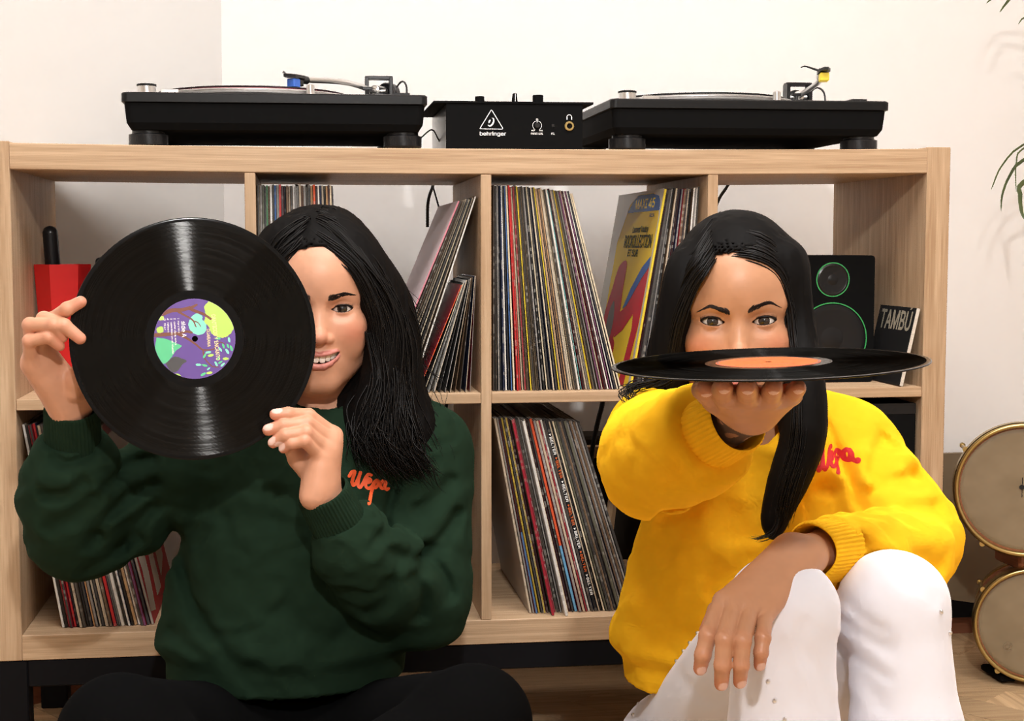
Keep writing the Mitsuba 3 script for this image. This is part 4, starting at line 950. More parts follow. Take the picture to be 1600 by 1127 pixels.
def hair_mass(f, lo, hi, res=.0026): return sdf_mesh(f, lo, hi, res)

# ---------------------------------------------------------------- folds in cloth
def ridged(P, seed, sc): n = noise(P*np.asarray(sc), seed); return 1-np.abs(2*n-1)
def limb_coords(P, a, b):
    ab = b-a; L = np.linalg.norm(ab); t = (P-a)@ab/L; return t, L
def bunch(P, a, b, lam, amp, s0, s1, seed):
    """soft rings of gathered cloth round a limb between the distances s0 and s1 along it"""
    t, L = limb_coords(P, a, b); w = smooth01(s0-.02, s0+.02, t)*smooth01(s1+.02, s1-.02, t)
    n = noise(P*22, seed)+.5*noise(P*41, seed+1)
    return -amp*w*(.5+.5*np.sin(2*np.pi*(t/lam+1.15*n)))*(.35+.65*noise(P*13, seed+2))
def crease_set(lines):
    """lines = (points of the photograph, depth, width, height); a positive height is a valley, a negative one a ridge"""
    out = []
    for pts, Y, w, h in lines:
        L = np.array([at(a, b, Y)[[0, 2]] for a, b in pts]); out.append((spline(L, 3*len(L)) if len(L) > 2 else L, w, h, Y))
    return out
def creases(P, cs, span=.13):
    d = np.zeros(len(P)); q = P[:, [0, 2]]
    for L, w, h, Y in cs:
        lo, hi = L.min(0)-3*w, L.max(0)+3*w; on = ((q > lo) & (q < hi)).all(1) & (np.abs(P[:, 1]-Y) < span)
        if not on.any(): continue
        p_ = q[on]; best = np.full(len(p_), 9.); along = np.zeros(len(p_)); n = len(L)-1
        for i in range(n):
            ab = L[i+1]-L[i]; t = np.clip((p_-L[i])@ab/(ab@ab), 0, 1); e = np.linalg.norm(p_-L[i]-t[:, None]*ab, axis=1); u = e < best; best[u] = e[u]; along[u] = ((i+t)/n)[u]
        d[on] += h*np.exp(-(best/w)**2)*smooth01(0, .18, along)*smooth01(1, .82, along)*smooth01(span, span*.5, np.abs(P[on, 1]-Y))
    return d
def cuff_mesh(a, axis, r0, r1, length, wall=.0052, ribs=44, n=264):
    """a knitted cuff: a short ribbed tube with rolled ends, open at both"""
    prof = [(r0-wall, length), (r0-wall, .010), (r0-wall*.85, .002), (r0-wall*.5, 0), (r0-.0010, .0012), (r0, .005)]+[(r0+(r1-r0)*t, .005+(length-.005)*t) for t in (.25, .5, .75, 1.)]+[(r1-wall, length)]
    F3 = frame_of(axis); ang = np.arange(n)*2*np.pi/n; V = []
    for r, z in prof:
        rr = r+.00055*np.sin(ang*ribs)*(r > r0-wall*.3)+.0012*np.sin(ang*2+1.3)+.0010*np.sin(ang*3+.4+z*30)
        V.append(np.asarray(a)+np.outer(rr*np.cos(ang), F3[:, 0])+np.outer(rr*np.sin(ang), F3[:, 1])+z*F3[:, 2])
    V = np.vstack(V); j = np.arange(n); j2 = (j+1) % n; F = []
    for i in range(len(prof)-1): o = i*n; F += [np.stack([o+j, o+n+j, o+j2], 1), np.stack([o+j2, o+n+j, o+n+j2], 1)]
    m = trimesh.Trimesh(V, np.vstack(F), process=False); return m
LETTER_PATHS = {
 'W': [[(0, .62), (.10, .86), (.24, .92), (.20, .60), (.16, .30), (.24, .12), (.36, .30), (.46, .62), (.52, .92)], [(.52, .92), (.46, .55), (.46, .22), (.56, .08), (.68, .30), (.80, .66), (.92, .90), (1.06, .88)]],
 'e': [[(.86, .42), (.98, .46), (1.06, .56), (1.00, .66), (.88, .60), (.82, .40), (.86, .20), (.98, .12), (1.10, .20), (1.18, .34)]],
 'p': [[(1.18, .34), (1.26, .54), (1.20, .20), (1.12, -.16)], [(1.24, .44), (1.34, .62), (1.44, .54), (1.42, .32), (1.32, .20), (1.24, .26)]],
 'a': [[(1.78, .56), (1.66, .62), (1.56, .46), (1.60, .22), (1.72, .22), (1.80, .46), (1.80, .58), (1.78, .30), (1.88, .16), (1.96, .22)]]}
def script_word(width, bold):
    sh = unary_union([LineString(spline(p, 40)).buffer(bold) for ps in LETTER_PATHS.values() for p in ps])
    s = width/2.0; return affinity.scale(sh, s, s, origin=(0, 0))
def lettering_on(f, shape, origin, ex, ey, toward, lift=.0009):
    """a flat outline laid on the cloth: cut into small triangles, dropped onto the surface f = 0 along 'toward'"""
    m = trimesh.Trimesh(*(lambda g: (g.vertices, g.faces))(extrude(shape, .001)), process=True)
    m = trimesh.Trimesh(*trimesh.remesh.subdivide_to_size(m.vertices, m.faces, .004), process=True)
    ex, ey, tw = [np.asarray(v, float)/np.linalg.norm(v) for v in (ex, ey, toward)]
    P = origin+m.vertices[:, :1]*ex+m.vertices[:, 1:2]*ey-tw*.025
    for _ in range(40): P = P+tw*(f(P)*.7)[:, None]
    top = m.vertices[:, 2] > .0005; P = P-tw*np.where(top, lift, -.0006)[:, None]
    return trimesh.Trimesh(P, m.faces, process=False)
p = at
YREC = -.335                                                     # the held up record: its centre, its normal, and points near its plane
REC_C = at(304.5, 529.5, YREC); REC_N = (C-REC_C)/np.linalg.norm(C-REC_C)+A(.05, 0, .012); REC_N /= np.linalg.norm(REC_N)
def by_record(x, y, dy):
    d = np.array([(x-CX)/FPX, -(y-CY)/FPX, 1.])@R; t = ((REC_C-C)@REC_N)/(d@REC_N); return at(x, y, (C+d*t)[1]+dy)
# ================================================================ the person in the green sweatshirt
def person_green():
    k = thing('person', 'person in a dark green sweatshirt holding a record before half the face', 'person')
    E = p(499, 483, -.235); H = Head(E, C-E+A(0, 0, -.12), math.radians(-1.0), 1., 1.0)
    base, blush, lipc, nailc = A(.58, .295, .185), A(.58, .165, .11), A(.50, .185, .150), A(.74, .50, .43)
    # joints
    shR, shL = p(335, 712, -.11), p(655, 712, -.11)
    elR, elL = p(122, 826, -.20), p(652, 928, -.195)
    bdL = p(552, 856, -.295)
    wrR, wrL = p(112, 634, -.285), p(501, 762, -.327)
    pelvis, chest = p(440, 1165, -.135), p(490, 800, -.135)
    neck = H.w(A(0, .100, -.150)[None])[0]
    Yr = -.335                                                   # the plane of the record
    fR = [[by_record(116, 612, +.045), by_record(128, 575, +.028), by_record(129, 535, +.018), by_record(128, 505, +.016)],
          [by_record(72, 548, +.035), by_record(83, 499, +.022), by_record(105, 483, -.011), by_record(126, 472, -.0135)],
          [by_record(60, 553, +.030), by_record(69, 499, +.006), by_record(100, 509, -.014), by_record(125, 529, -.0125)],
          [by_record(52, 560, +.028), by_record(47, 508, +.002), by_record(84, 508, -.016), by_record(97, 527, -.006)],
          [by_record(48, 572, +.026), by_record(46, 533, -.002), by_record(75, 527, -.013), by_record(93, 541, -.004)]]
    HR = Hand(wrR, wrR+(elR-wrR)*.32, fR, A(.75, -.55, .1), 1.)
    fL = [[by_record(478, 735, +.026), by_record(455, 698, +.022), by_record(437, 672, +.016), by_record(425, 655, +.014)],
          [by_record(521, 680, +.010), by_record(482, 650, -.003), by_record(450, 647, -.0115), by_record(430, 648, -.0135)],
          [by_record(518, 690, +.002), by_record(480, 662, -.014), by_record(443, 665, -.016), by_record(419, 672, -.013)],
          [by_record(511, 703, -.004), by_record(478, 676, -.024), by_record(446, 680, -.022), by_record(427, 692, -.014)],
          [by_record(502, 714, -.006), by_record(476, 689, -.028), by_record(456, 693, -.025), by_record(443, 701, -.017)]]
    HL = Hand(wrL, wrL+(bdL-wrL)*.6, fL, A(-.75, -.55, .1), 1.)
    def core(P):
        d = chain(P, [chest+A(0, .01, .10), chest, pelvis], [.075, .075, .065], .05)
        for a, b, c in ((shR, elR, wrR), (shL, elL, wrL)):
            d = smin(d, rc(P, chest+A(0, 0, .10), a, .06, .048), .04); d = smin(d, rc(P, a, b, .036, .030), .02); d = smin(d, rc(P, b, b+(c-b)*.8, .028, .024), .02)
        d = smin(d, rc(P, chest+A(0, .01, .08), neck, .06, .047), .03)
        return smin(d, legs(P, .048), .03)
    hipR, hipL = p(375, 1170, -.11), p(545, 1170, -.11)
    knR, knL = p(185, 1150, -.46), p(738, 1132, -.47)
    ankR, ankL = A(.50, -.50, FLOOR+.05), A(.24, -.56, FLOOR+.05)
    def legs(P, r):
        d = None
        for h, kn, an in ((hipR, knR, ankR), (hipL, knL, ankL)):
            e = smin(rc(P, h, kn, r*1.32, r), rc(P, kn, an, r*.95, r*.55), .02); e = smin(e, rc(P, an, an+A(np.sign(an[0]-kn[0])*.06, -.10, -.010), r*.55, r*.42), .02)
            d = e if d is None else smin(d, e, .03)
        return d
    # skin: one surface out of head, hands and the body under the clothes
    lo, hi = bones_box([H.w(A(x, y, z)[None])[0] for x in (-.085, .085) for y in (-.03, .185) for z in (-.235, .13)], .01)
    mh = sdf_mesh(lambda P: H.f(P), lo, hi, .0017)
    ms = [mh]
    for h in (HR, HL): ms.append(sdf_mesh(h.f, *h.box(), .0015))
    allj = [shR, shL, elR, elL, knR, knL, ankR, ankL, pelvis, neck]
    lo, hi = bones_box(allj, .17); ms.append(sdf_mesh(core, lo, hi, .009))
    body = fuse(ms)
    part(k, 'body', body, 'skin', True, color=skin_color(body.vertices, base, [HR, HL], H, blush, lipc, nailc, [A(-.6, .3, .6), [A(0, 1, 0), A(0, -.55, .8), A(-.2, -.75, .6), A(-.2, -.8, .5), A(-.2, -.8, .5)]]))
    add_face(k, H, C)
    for sx in (-1, 1): add_brow(k, H, sx, [(.0115, .0135), (.022, .0165), (.034, .0200), (.047, .0190)], .0036, 11+sx)
    add_teeth(k, H)
    # trousers
    def trousers(P):
        d = smin(legs(P, .067), ell(P, pelvis+A(0, -.015, -.02), (.175, .125, .125)), .06)
        return d-.004*fbm(P*A(10, 10, 14), 2, 3)
    lo, hi = bones_box([hipR, hipL, knR, knL, ankR, ankL, pelvis], .20); lo[2] = FLOOR-.02
    tr = sdf_mesh(lambda P: np.maximum(trousers(P), FLOOR+.0015-P[:, 2]), lo, hi, .006)
    part(k, 'trousers', tr, 'black_cloth', True)
    # sweatshirt
    hemz = p(440, 1070, -.2)[2]
    cuR, cuL = wrR+(elR-wrR)*.015, wrL+(bdL-wrL)*.07
    dR, dL = (elR-cuR)/np.linalg.norm(elR-cuR), (bdL-cuL)/np.linalg.norm(bdL-cuL)
    cR2, cL2 = cuR+dR*.062, cuL+dL*.062
    puffR, puffL = p(113, 775, -.235), p(600, 900, -.26)
    CRG = crease_set([([(258, 742), (215, 768), (175, 800), (150, 850)], -.2, .010, .010), ([(258, 775), (215, 815), (185, 868)], -.19, .010, .010), ([(255, 715), (205, 728), (165, 752)], -.2, .010, .008), ([(256, 760), (200, 790), (160, 822)], -.2, .011, -.006),
        ([(165, 760), (120, 800), (60, 830)], -.27, .012, .007), ([(150, 740), (110, 768), (55, 770)], -.28, .010, .007), ([(75, 705), (110, 722), (155, 700)], -.29, .008, .010), ([(230, 830), (190, 850), (120, 895)], -.2, .010, .006),
        ([(570, 806), (605, 840), (640, 862), (715, 872)], -.25, .010, .006), ([(636, 862), (690, 835), (725, 790)], -.2, .010, .009), ([(640, 866), (685, 885), (705, 940)], -.22, .010, .009), ([(632, 868), (655, 915), (650, 970)], -.24, .011, .008), ([(610, 880), (600, 930), (560, 965)], -.28, .012, .006), ([(625, 740), (606, 790), (600, 825)], -.2, .007, .007),
        ([(635, 800), (680, 775), (715, 735)], -.18, .013, .007), ([(255, 800), (268, 870), (300, 950), (345, 1010)], -.24, .012, .008), ([(262, 880), (300, 960), (370, 1030), (430, 1045)], -.25, .012, .007), ([(330, 830), (400, 815), (470, 830)], -.26, .018, .006), ([(430, 930), (480, 985), (560, 1020)], -.26, .016, .006), ([(250, 990), (300, 1020), (380, 1040)], -.25, .012, .006), ([(560, 960), (520, 1010), (470, 1040)], -.26, .014, .006), ([(440, 760), (425, 830), (440, 900)], -.26, .018, .005)])
    def sweat0(P):
        q = (P-chest)*A(1, 1.36, 1)
        def sc(v): return (np.asarray(v)-chest)*A(1, 1.36, 1)
        d = chain(q, [sc(chest+A(.0, .0, .075)), sc(p(480, 850, -.135)), sc(p(450, 1000, -.145)), sc(p(445, 1085, -.145))], [.122, .152, .164, .163], .06)
        d = smin(d, rc(P, neck+A(0, .01, -.05), shR+A(.02, 0, .0), .062, .062), .05); d = smin(d, rc(P, neck+A(0, .01, -.05), shL-A(.02, 0, .0), .062, .066), .05)
        aR = rc(P, shR, elR+A(.0, 0, -.0), .070, .069); fo = chain(P, [elR+A(.005, 0, .01), puffR, p(116, 735, -.255), cR2], [.068, .066, .056, .040], .02)
        aL = rc(P, shL, elL, .078, .074); fl = chain(P, [elL, puffL, bdL, cL2], [.072, .064, .052, .038], .02)
        d = smin(d, smin(aR, fo, .012), .018); d = smin(d, aL, .028); d = smin(d, fl, .010)
        return d
    def sweat(P):
        d = sweat0(P)
        g = 1-smooth01(.02, .05, np.abs(d)) if False else 1
        d = d+bunch(P, cuR, elR, .040, .004, .055, .11, 5)+bunch(P, shR, elR, .060, .004, .04, .22, 9)+bunch(P, cuL, elL, .040, .005, .055, .13, 15)+bunch(P, elL, shL, .060, .004, .0, .16, 19)
        big = fbm(P*A(6, 6, 5), 2, 31)-.5; diag = fbm(P@A([.8, 0, .5], [0, 1, 0], [-.5, 0, .8])*A(7, 7, 15), 2, 33)-.5
        d = d-.009*big-.004*diag+1.5*creases(P, CRG)
        # cuffs and waistband
        for a, dd in ((cuR, dR), (cuL, dL)):
            t, _ = limb_coords(P, a, a+dd); near = np.linalg.norm(P-a, axis=1) < .09
            d = np.where(near, smax(d, .046-t, .006), d); d = smax(d, -rc(P, a-dd*.05, a+dd*.056, .0300, .0300), .003)
        hb = P[:, 2]-hemz
        d = d+.010*smooth01(.055, .03, hb)*smooth01(-.05, .0, hb)-.006*smooth01(.09, .06, hb)*smooth01(.02, .06, hb)
        d = np.maximum(d, np.where(np.abs(P[:, 1]+.12) < .30, hemz-.012*np.sin((P[:, 0]-.1)*7)-P[:, 2], -1)) if False else np.maximum(d, hemz-P[:, 2])
        # neck opening
        nk = rc(P, neck+A(0, .0, -.02), neck+A(0, -.01, .10), .060, .075); d = smax(d, -nk, .004)
        col = np.sqrt(np.square(np.linalg.norm((P-(neck+A(0, -.002, -.022)))[:, :2]*A(1, 1.05), axis=1)-.066)+np.square(P[:, 2]-(neck[2]-.028)-.25*(P[:, 1]-neck[1])))-.0095
        return smin(d, col, .004)
    lo, hi = bones_box([shR, shL, elR, elL, cuR, cuL, chest, p(440, 1085, -.12)], .12); hi[2] += .05; lo[2] = hemz-.03
    sw = sdf_mesh(sweat, lo, hi, .0042); sw = trimesh.Trimesh(sw.vertices, sw.faces, process=False)
    s = part(k, 'sweatshirt', sw, 'green_fleece', True)
    for a, dd in ((cuR, dR), (cuL, dL)): part(s, 'cuff', cuff_mesh(a, dd, .0335, .0355, .064), 'green_fleece', 50)
    o = p(541, 768, -.29); ex = p(612, 779, -.27)-o
    wd = affinity.scale(script_word(.060, .085), 1, .78, origin=(0, 0))
    part(s, 'chest_lettering', lettering_on(sweat, wd, o+A(0, 0, -.004), ex, A(.10, 0, 1), A(.08, 1, 0)), 'print_orange_red', 30)
    # hair
    w = H.w
    def hq(*v): return w(A(*v)[None])[0]
    def mass(P):
        q = H.q(P); curt_ = flowing(curtains)
        d = ell(q, (0, .0885, .044), (.0865, .100, .0925))
        hole = ell(q, (-.003, -.02, -.036), (.066, .085, .1075)); d = smax(d, -hole, .012)
        for pts, r in curt_: d = smin(d, chain(P, pts, r, .02), .022)
        d = smax(d, -(H.f(P, False)-.0015), .004)
        n = ridged(q@A([1, 0, .0], [0, 1, 0], [0, 0, 1]), 51, (95, 95, 7))
        w_ = .25+.75*smooth01(.0, .05, q[:, 1]); return d-.0030*n*w_-.004*w_*(noise(q*A(35, 35, 10), 55)-.5)
    Rt = [p(535, 395, -.185), p(590, 455, -.165), p(612, 530, -.150), p(612, 610, -.150), p(640, 670, -.155), p(668, 712, -.150)]
    Rf = [p(525, 372, -.20), p(570, 430, -.205), p(600, 500, -.205), p(598, 580, -.205), p(580, 640, -.205), p(585, 690, -.215), p(625, 728, -.215)]
    Rn = [p(585, 560, -.13), p(560, 620, -.15), p(560, 670, -.175), p(590, 705, -.18)]
    Rb = [p(520, 372, -.12), p(575, 450, -.10), p(605, 540, -.09), p(610, 640, -.085), p(625, 700, -.09)]
    Lt = [p(440, 380, -.185), p(412, 450, -.17), p(404, 530, -.16), p(410, 620, -.16), p(400, 690, -.165)]
    Lb = [p(450, 380, -.12), p(410, 470, -.10), p(405, 560, -.09), p(430, 640, -.085)]
    curtains = [(Rt, [.030, .031, .032, .036, .030, .018]), (Rf, [.016, .018, .020, .021, .019, .014, .004]), (Rb, [.03, .034, .036, .038, .03]), (Rn, [.022, .026, .028, .018]), (Lt, [.024, .026, .028, .030, .018]), (Lb, [.03, .034, .036, .03])]
    lo, hi = bones_box([x for c_, _ in curtains for x in c_]+[hq(0, .09, .14), hq(-.09, .19, .05), hq(.09, -.01, .05)], .06)
    hm = sdf_mesh(mass, lo, hi, .0032)
    hk = part(k, 'hair', hm, 'hair_mass', True)
    part_ = hq(-.020, .012, .098)
    G = [[hq(-.010, .030, .118), p(525, 366, -.225), p(580, 430, -.232), p(612, 500, -.225), p(610, 590, -.22), p(598, 665, -.225), p(628, 735, -.225)],
         [hq(-.008, .05, .128), p(530, 352, -.19), p(590, 425, -.195), p(626, 510, -.185), p(634, 600, -.18), p(650, 665, -.185), p(690, 745, -.19)],
         [hq(-.006, .08, .133), p(530, 345, -.14), p(596, 425, -.135), p(634, 510, -.12), p(638, 590, -.12), p(665, 655, -.13), p(712, 735, -.14)],
         [hq(0, .12, .130), p(525, 350, -.07), p(590, 440, -.05), p(625, 540, -.04), p(640, 640, -.05), p(668, 700, -.07)]]
    part(hk, 'strand_lock', hair_strands(G, 900, 61, .0055, 26, (.0010, .0004), .006, root=H.w(A(0, .09, .03)[None])[0]), 'hair_dark', True)
    GT = [[hq(-.018, .012, .094), p(505, 388, -.232), p(545, 418, -.236), p(574, 470, -.228), p(588, 520, -.222), p(592, 600, -.22)], [hq(-.016, .022, .108), p(512, 374, -.232), p(558, 412, -.240), p(590, 470, -.236), p(604, 540, -.23), p(600, 640, -.23)]]
    part(hk, 'strand_lock', hair_strands(GT, 350, 64, .0022, 24, (.0009, .0004), .002, root=H.w(A(0, .09, .03)[None])[0]), 'hair_dark', True)
    GQ = [[p(575, 520, -.222), p(590, 590, -.225), p(575, 645, -.23), p(572, 690, -.238), p(600, 735, -.238)], [p(600, 520, -.215), p(606, 600, -.225), p(600, 660, -.232), p(606, 705, -.236), p(640, 745, -.228)], [p(625, 540, -.19), p(632, 620, -.20), p(640, 670, -.215), p(660, 715, -.215), p(690, 752, -.20)], [p(585, 560, -.20), p(560, 615, -.20), p(548, 660, -.215), p(555, 705, -.235), p(575, 740, -.238)]]
    part(hk, 'strand_lock', hair_strands(GQ, 700, 65, .006, 22, (.0010, .0003), .005), 'hair_dark', True)
    GL = [[hq(-.020, .012, .095), p(465, 392, -.228), p(440, 425, -.225), p(425, 470, -.21), p(415, 540, -.195), p(410, 600, -.19)], [hq(-.014, .030, .118), p(470, 352, -.215), p(432, 385, -.22), p(418, 440, -.205), p(412, 520, -.19), p(408, 600, -.19)],
          [hq(-.012, .06, .130), p(462, 342, -.17), p(415, 385, -.165), p(400, 450, -.15), p(396, 540, -.14), p(398, 640, -.15)],
          [hq(-.010, .10, .133), p(462, 340, -.10), p(418, 385, -.08), p(402, 470, -.06), p(402, 570, -.06)]]
    part(hk, 'strand_lock', hair_strands(GL, 500, 62, .004, 22, (.0010, .0004), .004, root=H.w(A(0, .09, .03)[None])[0]), 'hair_dark', True)
    fly = [[p(560, 395, -.16), p(610, 450, -.15), p(640, 500, -.14), p(655, 540, -.13)], [p(575, 420, -.13), p(620, 470, -.12), p(655, 520, -.11), p(672, 590, -.11)], [p(600, 560, -.14), p(660, 640, -.15), p(700, 690, -.16), p(716, 740, -.17)]]
    part(hk, 'loose_hair', hair_strands(fly, 60, 63, .010, 20, (.0004, .0002), .006), 'hair_dark', True)
    return k, H, Yr
# ================================================================ the person in the yellow sweatshirt
def person_yellow():
    k = thing('person', 'person in a yellow sweatshirt and white trousers holding out a record below the eyes', 'person')
    E = p(1154, 503, -.485); H = Head(E, C-E+A(.05, 0, -.10), math.radians(1.2), 0., 1.04)
    base, blush, lipc, nailc = A(.445, .222, .122), A(.46, .125, .065), A(.42, .13, .11), A(.62, .40, .33)
    neck = H.w(A(0, .102, -.150)[None])[0]
    shR, shL = p(1045, 690, -.37), p(1320, 702, -.36)
    elR, elL = p(1030, 722, -.58), p(1415, 842, -.50)
    wrR, wrL = p(1172, 645, -.725), p(1250, 866, -.695)
    pelvis, chest = p(1140, 1170, -.28), p(1190, 800, -.34)
    ZR = None
    und = lambda x, y, Y, dz=0: p(x, y, Y)+A(0, 0, dz)
    fR = [[p(1130, 632, -.735), p(1106, 616, -.765), p(1098, 609, -.79), p(1104, 605, -.815)],
          [p(1132, 618, -.80), p(1128, 609, -.835), p(1130, 605, -.86), p(1132, 602, -.88)],
          [p(1168, 619, -.81), p(1168, 610, -.85), p(1168, 606, -.875), p(1168, 603, -.90)],
          [p(1205, 619, -.805), p(1206, 611, -.84), p(1208, 607, -.865), p(1209, 604, -.888)],
          [p(1236, 617, -.79), p(1243, 610, -.82), p(1246, 607, -.84), p(1248, 604, -.857)]]
    HR = Hand(wrR, wrR+(elR-wrR)*.35, fR, A(0, 0, 1), 1.)
    fL = [[p(1222, 905, -.745), p(1245, 948, -.80), p(1250, 975, -.808), p(1246, 1000, -.806)],
          [p(1196, 958, -.765), p(1192, 997, -.806), p(1189, 1020, -.812), p(1187, 1040, -.806)],
          [p(1172, 950, -.768), p(1160, 1002, -.812), p(1158, 1040, -.816), p(1156, 1066, -.806)],
          [p(1148, 945, -.765), p(1132, 1000, -.808), p(1129, 1040, -.812), p(1127, 1069, -.802)],
          [p(1130, 940, -.755), p(1106, 994, -.790), p(1098, 1024, -.794), p(1094, 1045, -.788)]]
    # the hand lies with its back to the viewer: thumb on the far side of the knee
    fL[0] = [p(1222, 905, -.735), p(1236, 950, -.79), p(1236, 985, -.803), p(1232, 1008, -.800)]
    fL = [[p(1205, 900, -.715), p(1160, 925, -.735), p(1120, 955, -.735), p(1105, 985, -.735)], fL[4], fL[3], fL[2], fL[1]]
    HL = Hand(wrL, wrL+(elL-wrL)*.35, fL, A(0, 1, -.3), .93)
    hipR, hipL = p(1075, 1175, -.29), p(1235, 1175, -.29)
    knR, knL = p(1222, 955, -.705), p(1397, 945, -.68)
    ankR, ankL = p(1245, 1500, -.78), p(1470, 1500, -.80)
    ankR[2] = ankL[2] = FLOOR+.07
    def legs(P, r):
        d = None
        for h, kn, an in ((hipR, knR, ankR), (hipL, knL, ankL)):
            e = smin(rc(P, h, kn, r*1.5, r), chain(P, [kn, kn*.6+an*.4+A(0, .012, 0), an], [r*.98, r*1.0, r*.70], .02), .015)
            d = e if d is None else np.minimum(d, e)
        return d
    def core(P):
        d = chain(P, [chest+A(0, .01, .10), chest, pelvis], [.085, .095, .105], .05)
        for a, b, c in ((shR, elR, wrR), (shL, elL, wrL)):
            d = smin(d, rc(P, chest+A(0, 0, .09), a, .06, .048), .04); d = smin(d, rc(P, a, b, .036, .030), .02); d = smin(d, rc(P, b, b+(c-b)*.8, .028, .024), .02)
        d = smin(d, rc(P, chest+A(0, .01, .08), neck, .06, .047), .03)
        d = smin(d, legs(P, .043), .03)
        for an in (ankR, ankL): d = smin(d, rc(P, an+A(0, 0, -.035), an+A(.01, -.13, -.050), .030, .020), .02)
        return d
    lo, hi = bones_box([H.w(A(x, y, z)[None])[0] for x in (-.085, .085) for y in (-.03, .185) for z in (-.235, .13)], .01)
    ms = [sdf_mesh(lambda P: H.f(P), lo, hi, .0017)]
    for h in (HR, HL): ms.append(sdf_mesh(h.f, *h.box(), .0015))
    lo, hi = bones_box([shR, shL, elR, elL, knR, knL, ankR, ankL, pelvis, neck], .16); ms.append(sdf_mesh(core, lo, hi, .009))
    body = fuse(ms); V = body.vertices
    col = skin_color(V, base, [HR, HL], H, blush, lipc, nailc, [A(0, 0, -1), [A(0, 1, 0), A(0, -1, .25), A(0, -1, .25), A(0, -1, .25), A(0, -1, .25)]])
    t, L = limb_coords(V, wrR, elR); ax = (elR-wrR)/np.linalg.norm(elR-wrR); rad = np.linalg.norm(V-wrR-t[:, None]*ax, axis=1)
    ang = np.arctan2((V-wrR)@np.cross(ax, A(0, 0, 1)), (V-wrR)[:, 2]); inkw = smooth01(.002, .005, t)*smooth01(.040, .036, t)*(rad < .05)
    mark = np.clip(smooth01(.25, .35, np.sin(ang*9)*np.cos((t-.019)*160)), 0, 1); inkw = inkw*(1-.55*mark*smooth01(.011, .014, t)*smooth01(.029, .026, t))
    col = col*(1-.88*inkw[:, None])+A(.035, .032, .032)*.88*inkw[:, None]
    part(k, 'body', body, 'skin', True, color=col)
    add_face(k, H, C)
    add_brow(k, H, -1, [(.0105, .0105), (.022, .0150), (.034, .0185), (.048, .0125)], .0028, 21)
    add_brow(k, H, 1, [(.0105, .0125), (.022, .0175), (.036, .0220), (.049, .0165)], .0028, 22)
    for sx in (-1, 1):
        c = H.w(A(sx*.0660, .0650, -.0240)[None])[0]; e = trimesh.creation.icosphere(3, .0040); e.apply_translation(c); part(k, 'earring', e, 'pearl', True)
    # trousers with rows of small studs
    CRW = crease_set([([(1322, 965), (1345, 990), (1390, 1015)], -.72, .007, .004), ([(1318, 985), (1340, 1025), (1385, 1060)], -.72, .007, .0045), ([(1330, 940), (1352, 970), (1385, 985)], -.72, .006, .003), ([(1395, 905), (1430, 915), (1460, 945)], -.72, .010, .0025), ([(1345, 1040), (1370, 1080), (1375, 1120)], -.74, .008, .003),
        ([(1270, 960), (1262, 1010), (1285, 1060), (1300, 1120)], -.78, .007, .003), ([(1170, 1060), (1166, 1095), (1172, 1126)], -.80, .004, .003), ([(1060, 1060), (1090, 1090), (1130, 1100)], -.6, .012, .003), ([(1240, 1000), (1246, 1060), (1262, 1120)], -.79, .010, .002)])
    def trousers(P):
        d = smin(legs(P, .056), ell(P, pelvis+A(0, .01, -.02), (.155, .125, .10)), .045)
        w = np.exp(-np.square(np.linalg.norm(P-knR-A(.01, .03, -.05), axis=1)/.07))+np.exp(-np.square(np.linalg.norm(P-knL-A(-.045, .0, -.01), axis=1)/.06))
        d = d-.0016*(fbm(P*A(9, 9, 7), 2, 7)-.5)-.0055*w*(ridged(P@A([.8, 0, .5], [0, 1, 0], [-.5, 0, .8]), 73, (16, 16, 44))-.5)
        return np.maximum(d+creases(P, CRW), ankR[2]-.02-P[:, 2])
    lo, hi = bones_box([hipR, hipL, knR, knL, ankR, ankL, pelvis], .17)
    tr = sdf_mesh(trousers, lo, hi, .0050); tk = part(k, 'trousers', tr, 'white_denim', True)
    def onto(px_, py_, Y0):
        o = p(px_, py_, Y0-.45); d = o-C; d /= np.linalg.norm(d)
        for _ in range(90):
            s_ = trousers(o[None])[0]
            if s_ < .0004: break
            o = o+d*max(s_*.7, .0004)
        return o, s_
    stud = trimesh.creation.icosphere(2, .0026); stud.vertices *= A(1, 1, 1)
    for a, b in ((1122, 941), (1109, 957), (1097, 972), (1086, 988), (1076, 1004), (1066, 1017), (1053, 1032), (1042, 1043), (1029, 1059), (1017, 1070), (1006, 1082), (997, 1100), (989, 1117), (1200, 1065), (1210, 1095), (1226, 1124), (1470, 956), (1484, 989)):
        hit = None
        for dx in range(0, 70, 2):
            o, s_ = onto(a+dx*(-1 if a > 1300 else 1), b+dx*.3, -.6)
            if s_ < .0006: hit = o; break
        if hit is not None:
            m = stud.copy(); m.apply_translation(hit-A(0, .0004, 0)); part(tk, 'stud', m, 'chrome', True)
    # sweatshirt
    hemz = p(1000, 1058, -.33)[2]
    cuR, cuL = wrR+(elR-wrR)*.13, wrL+(elL-wrL)*.09
    dR, dL = (elR-cuR)/np.linalg.norm(elR-cuR), (elL-cuL)/np.linalg.norm(elL-cuL)
    cR2, cL2 = cuR+dR*.055, cuL+dL*.055
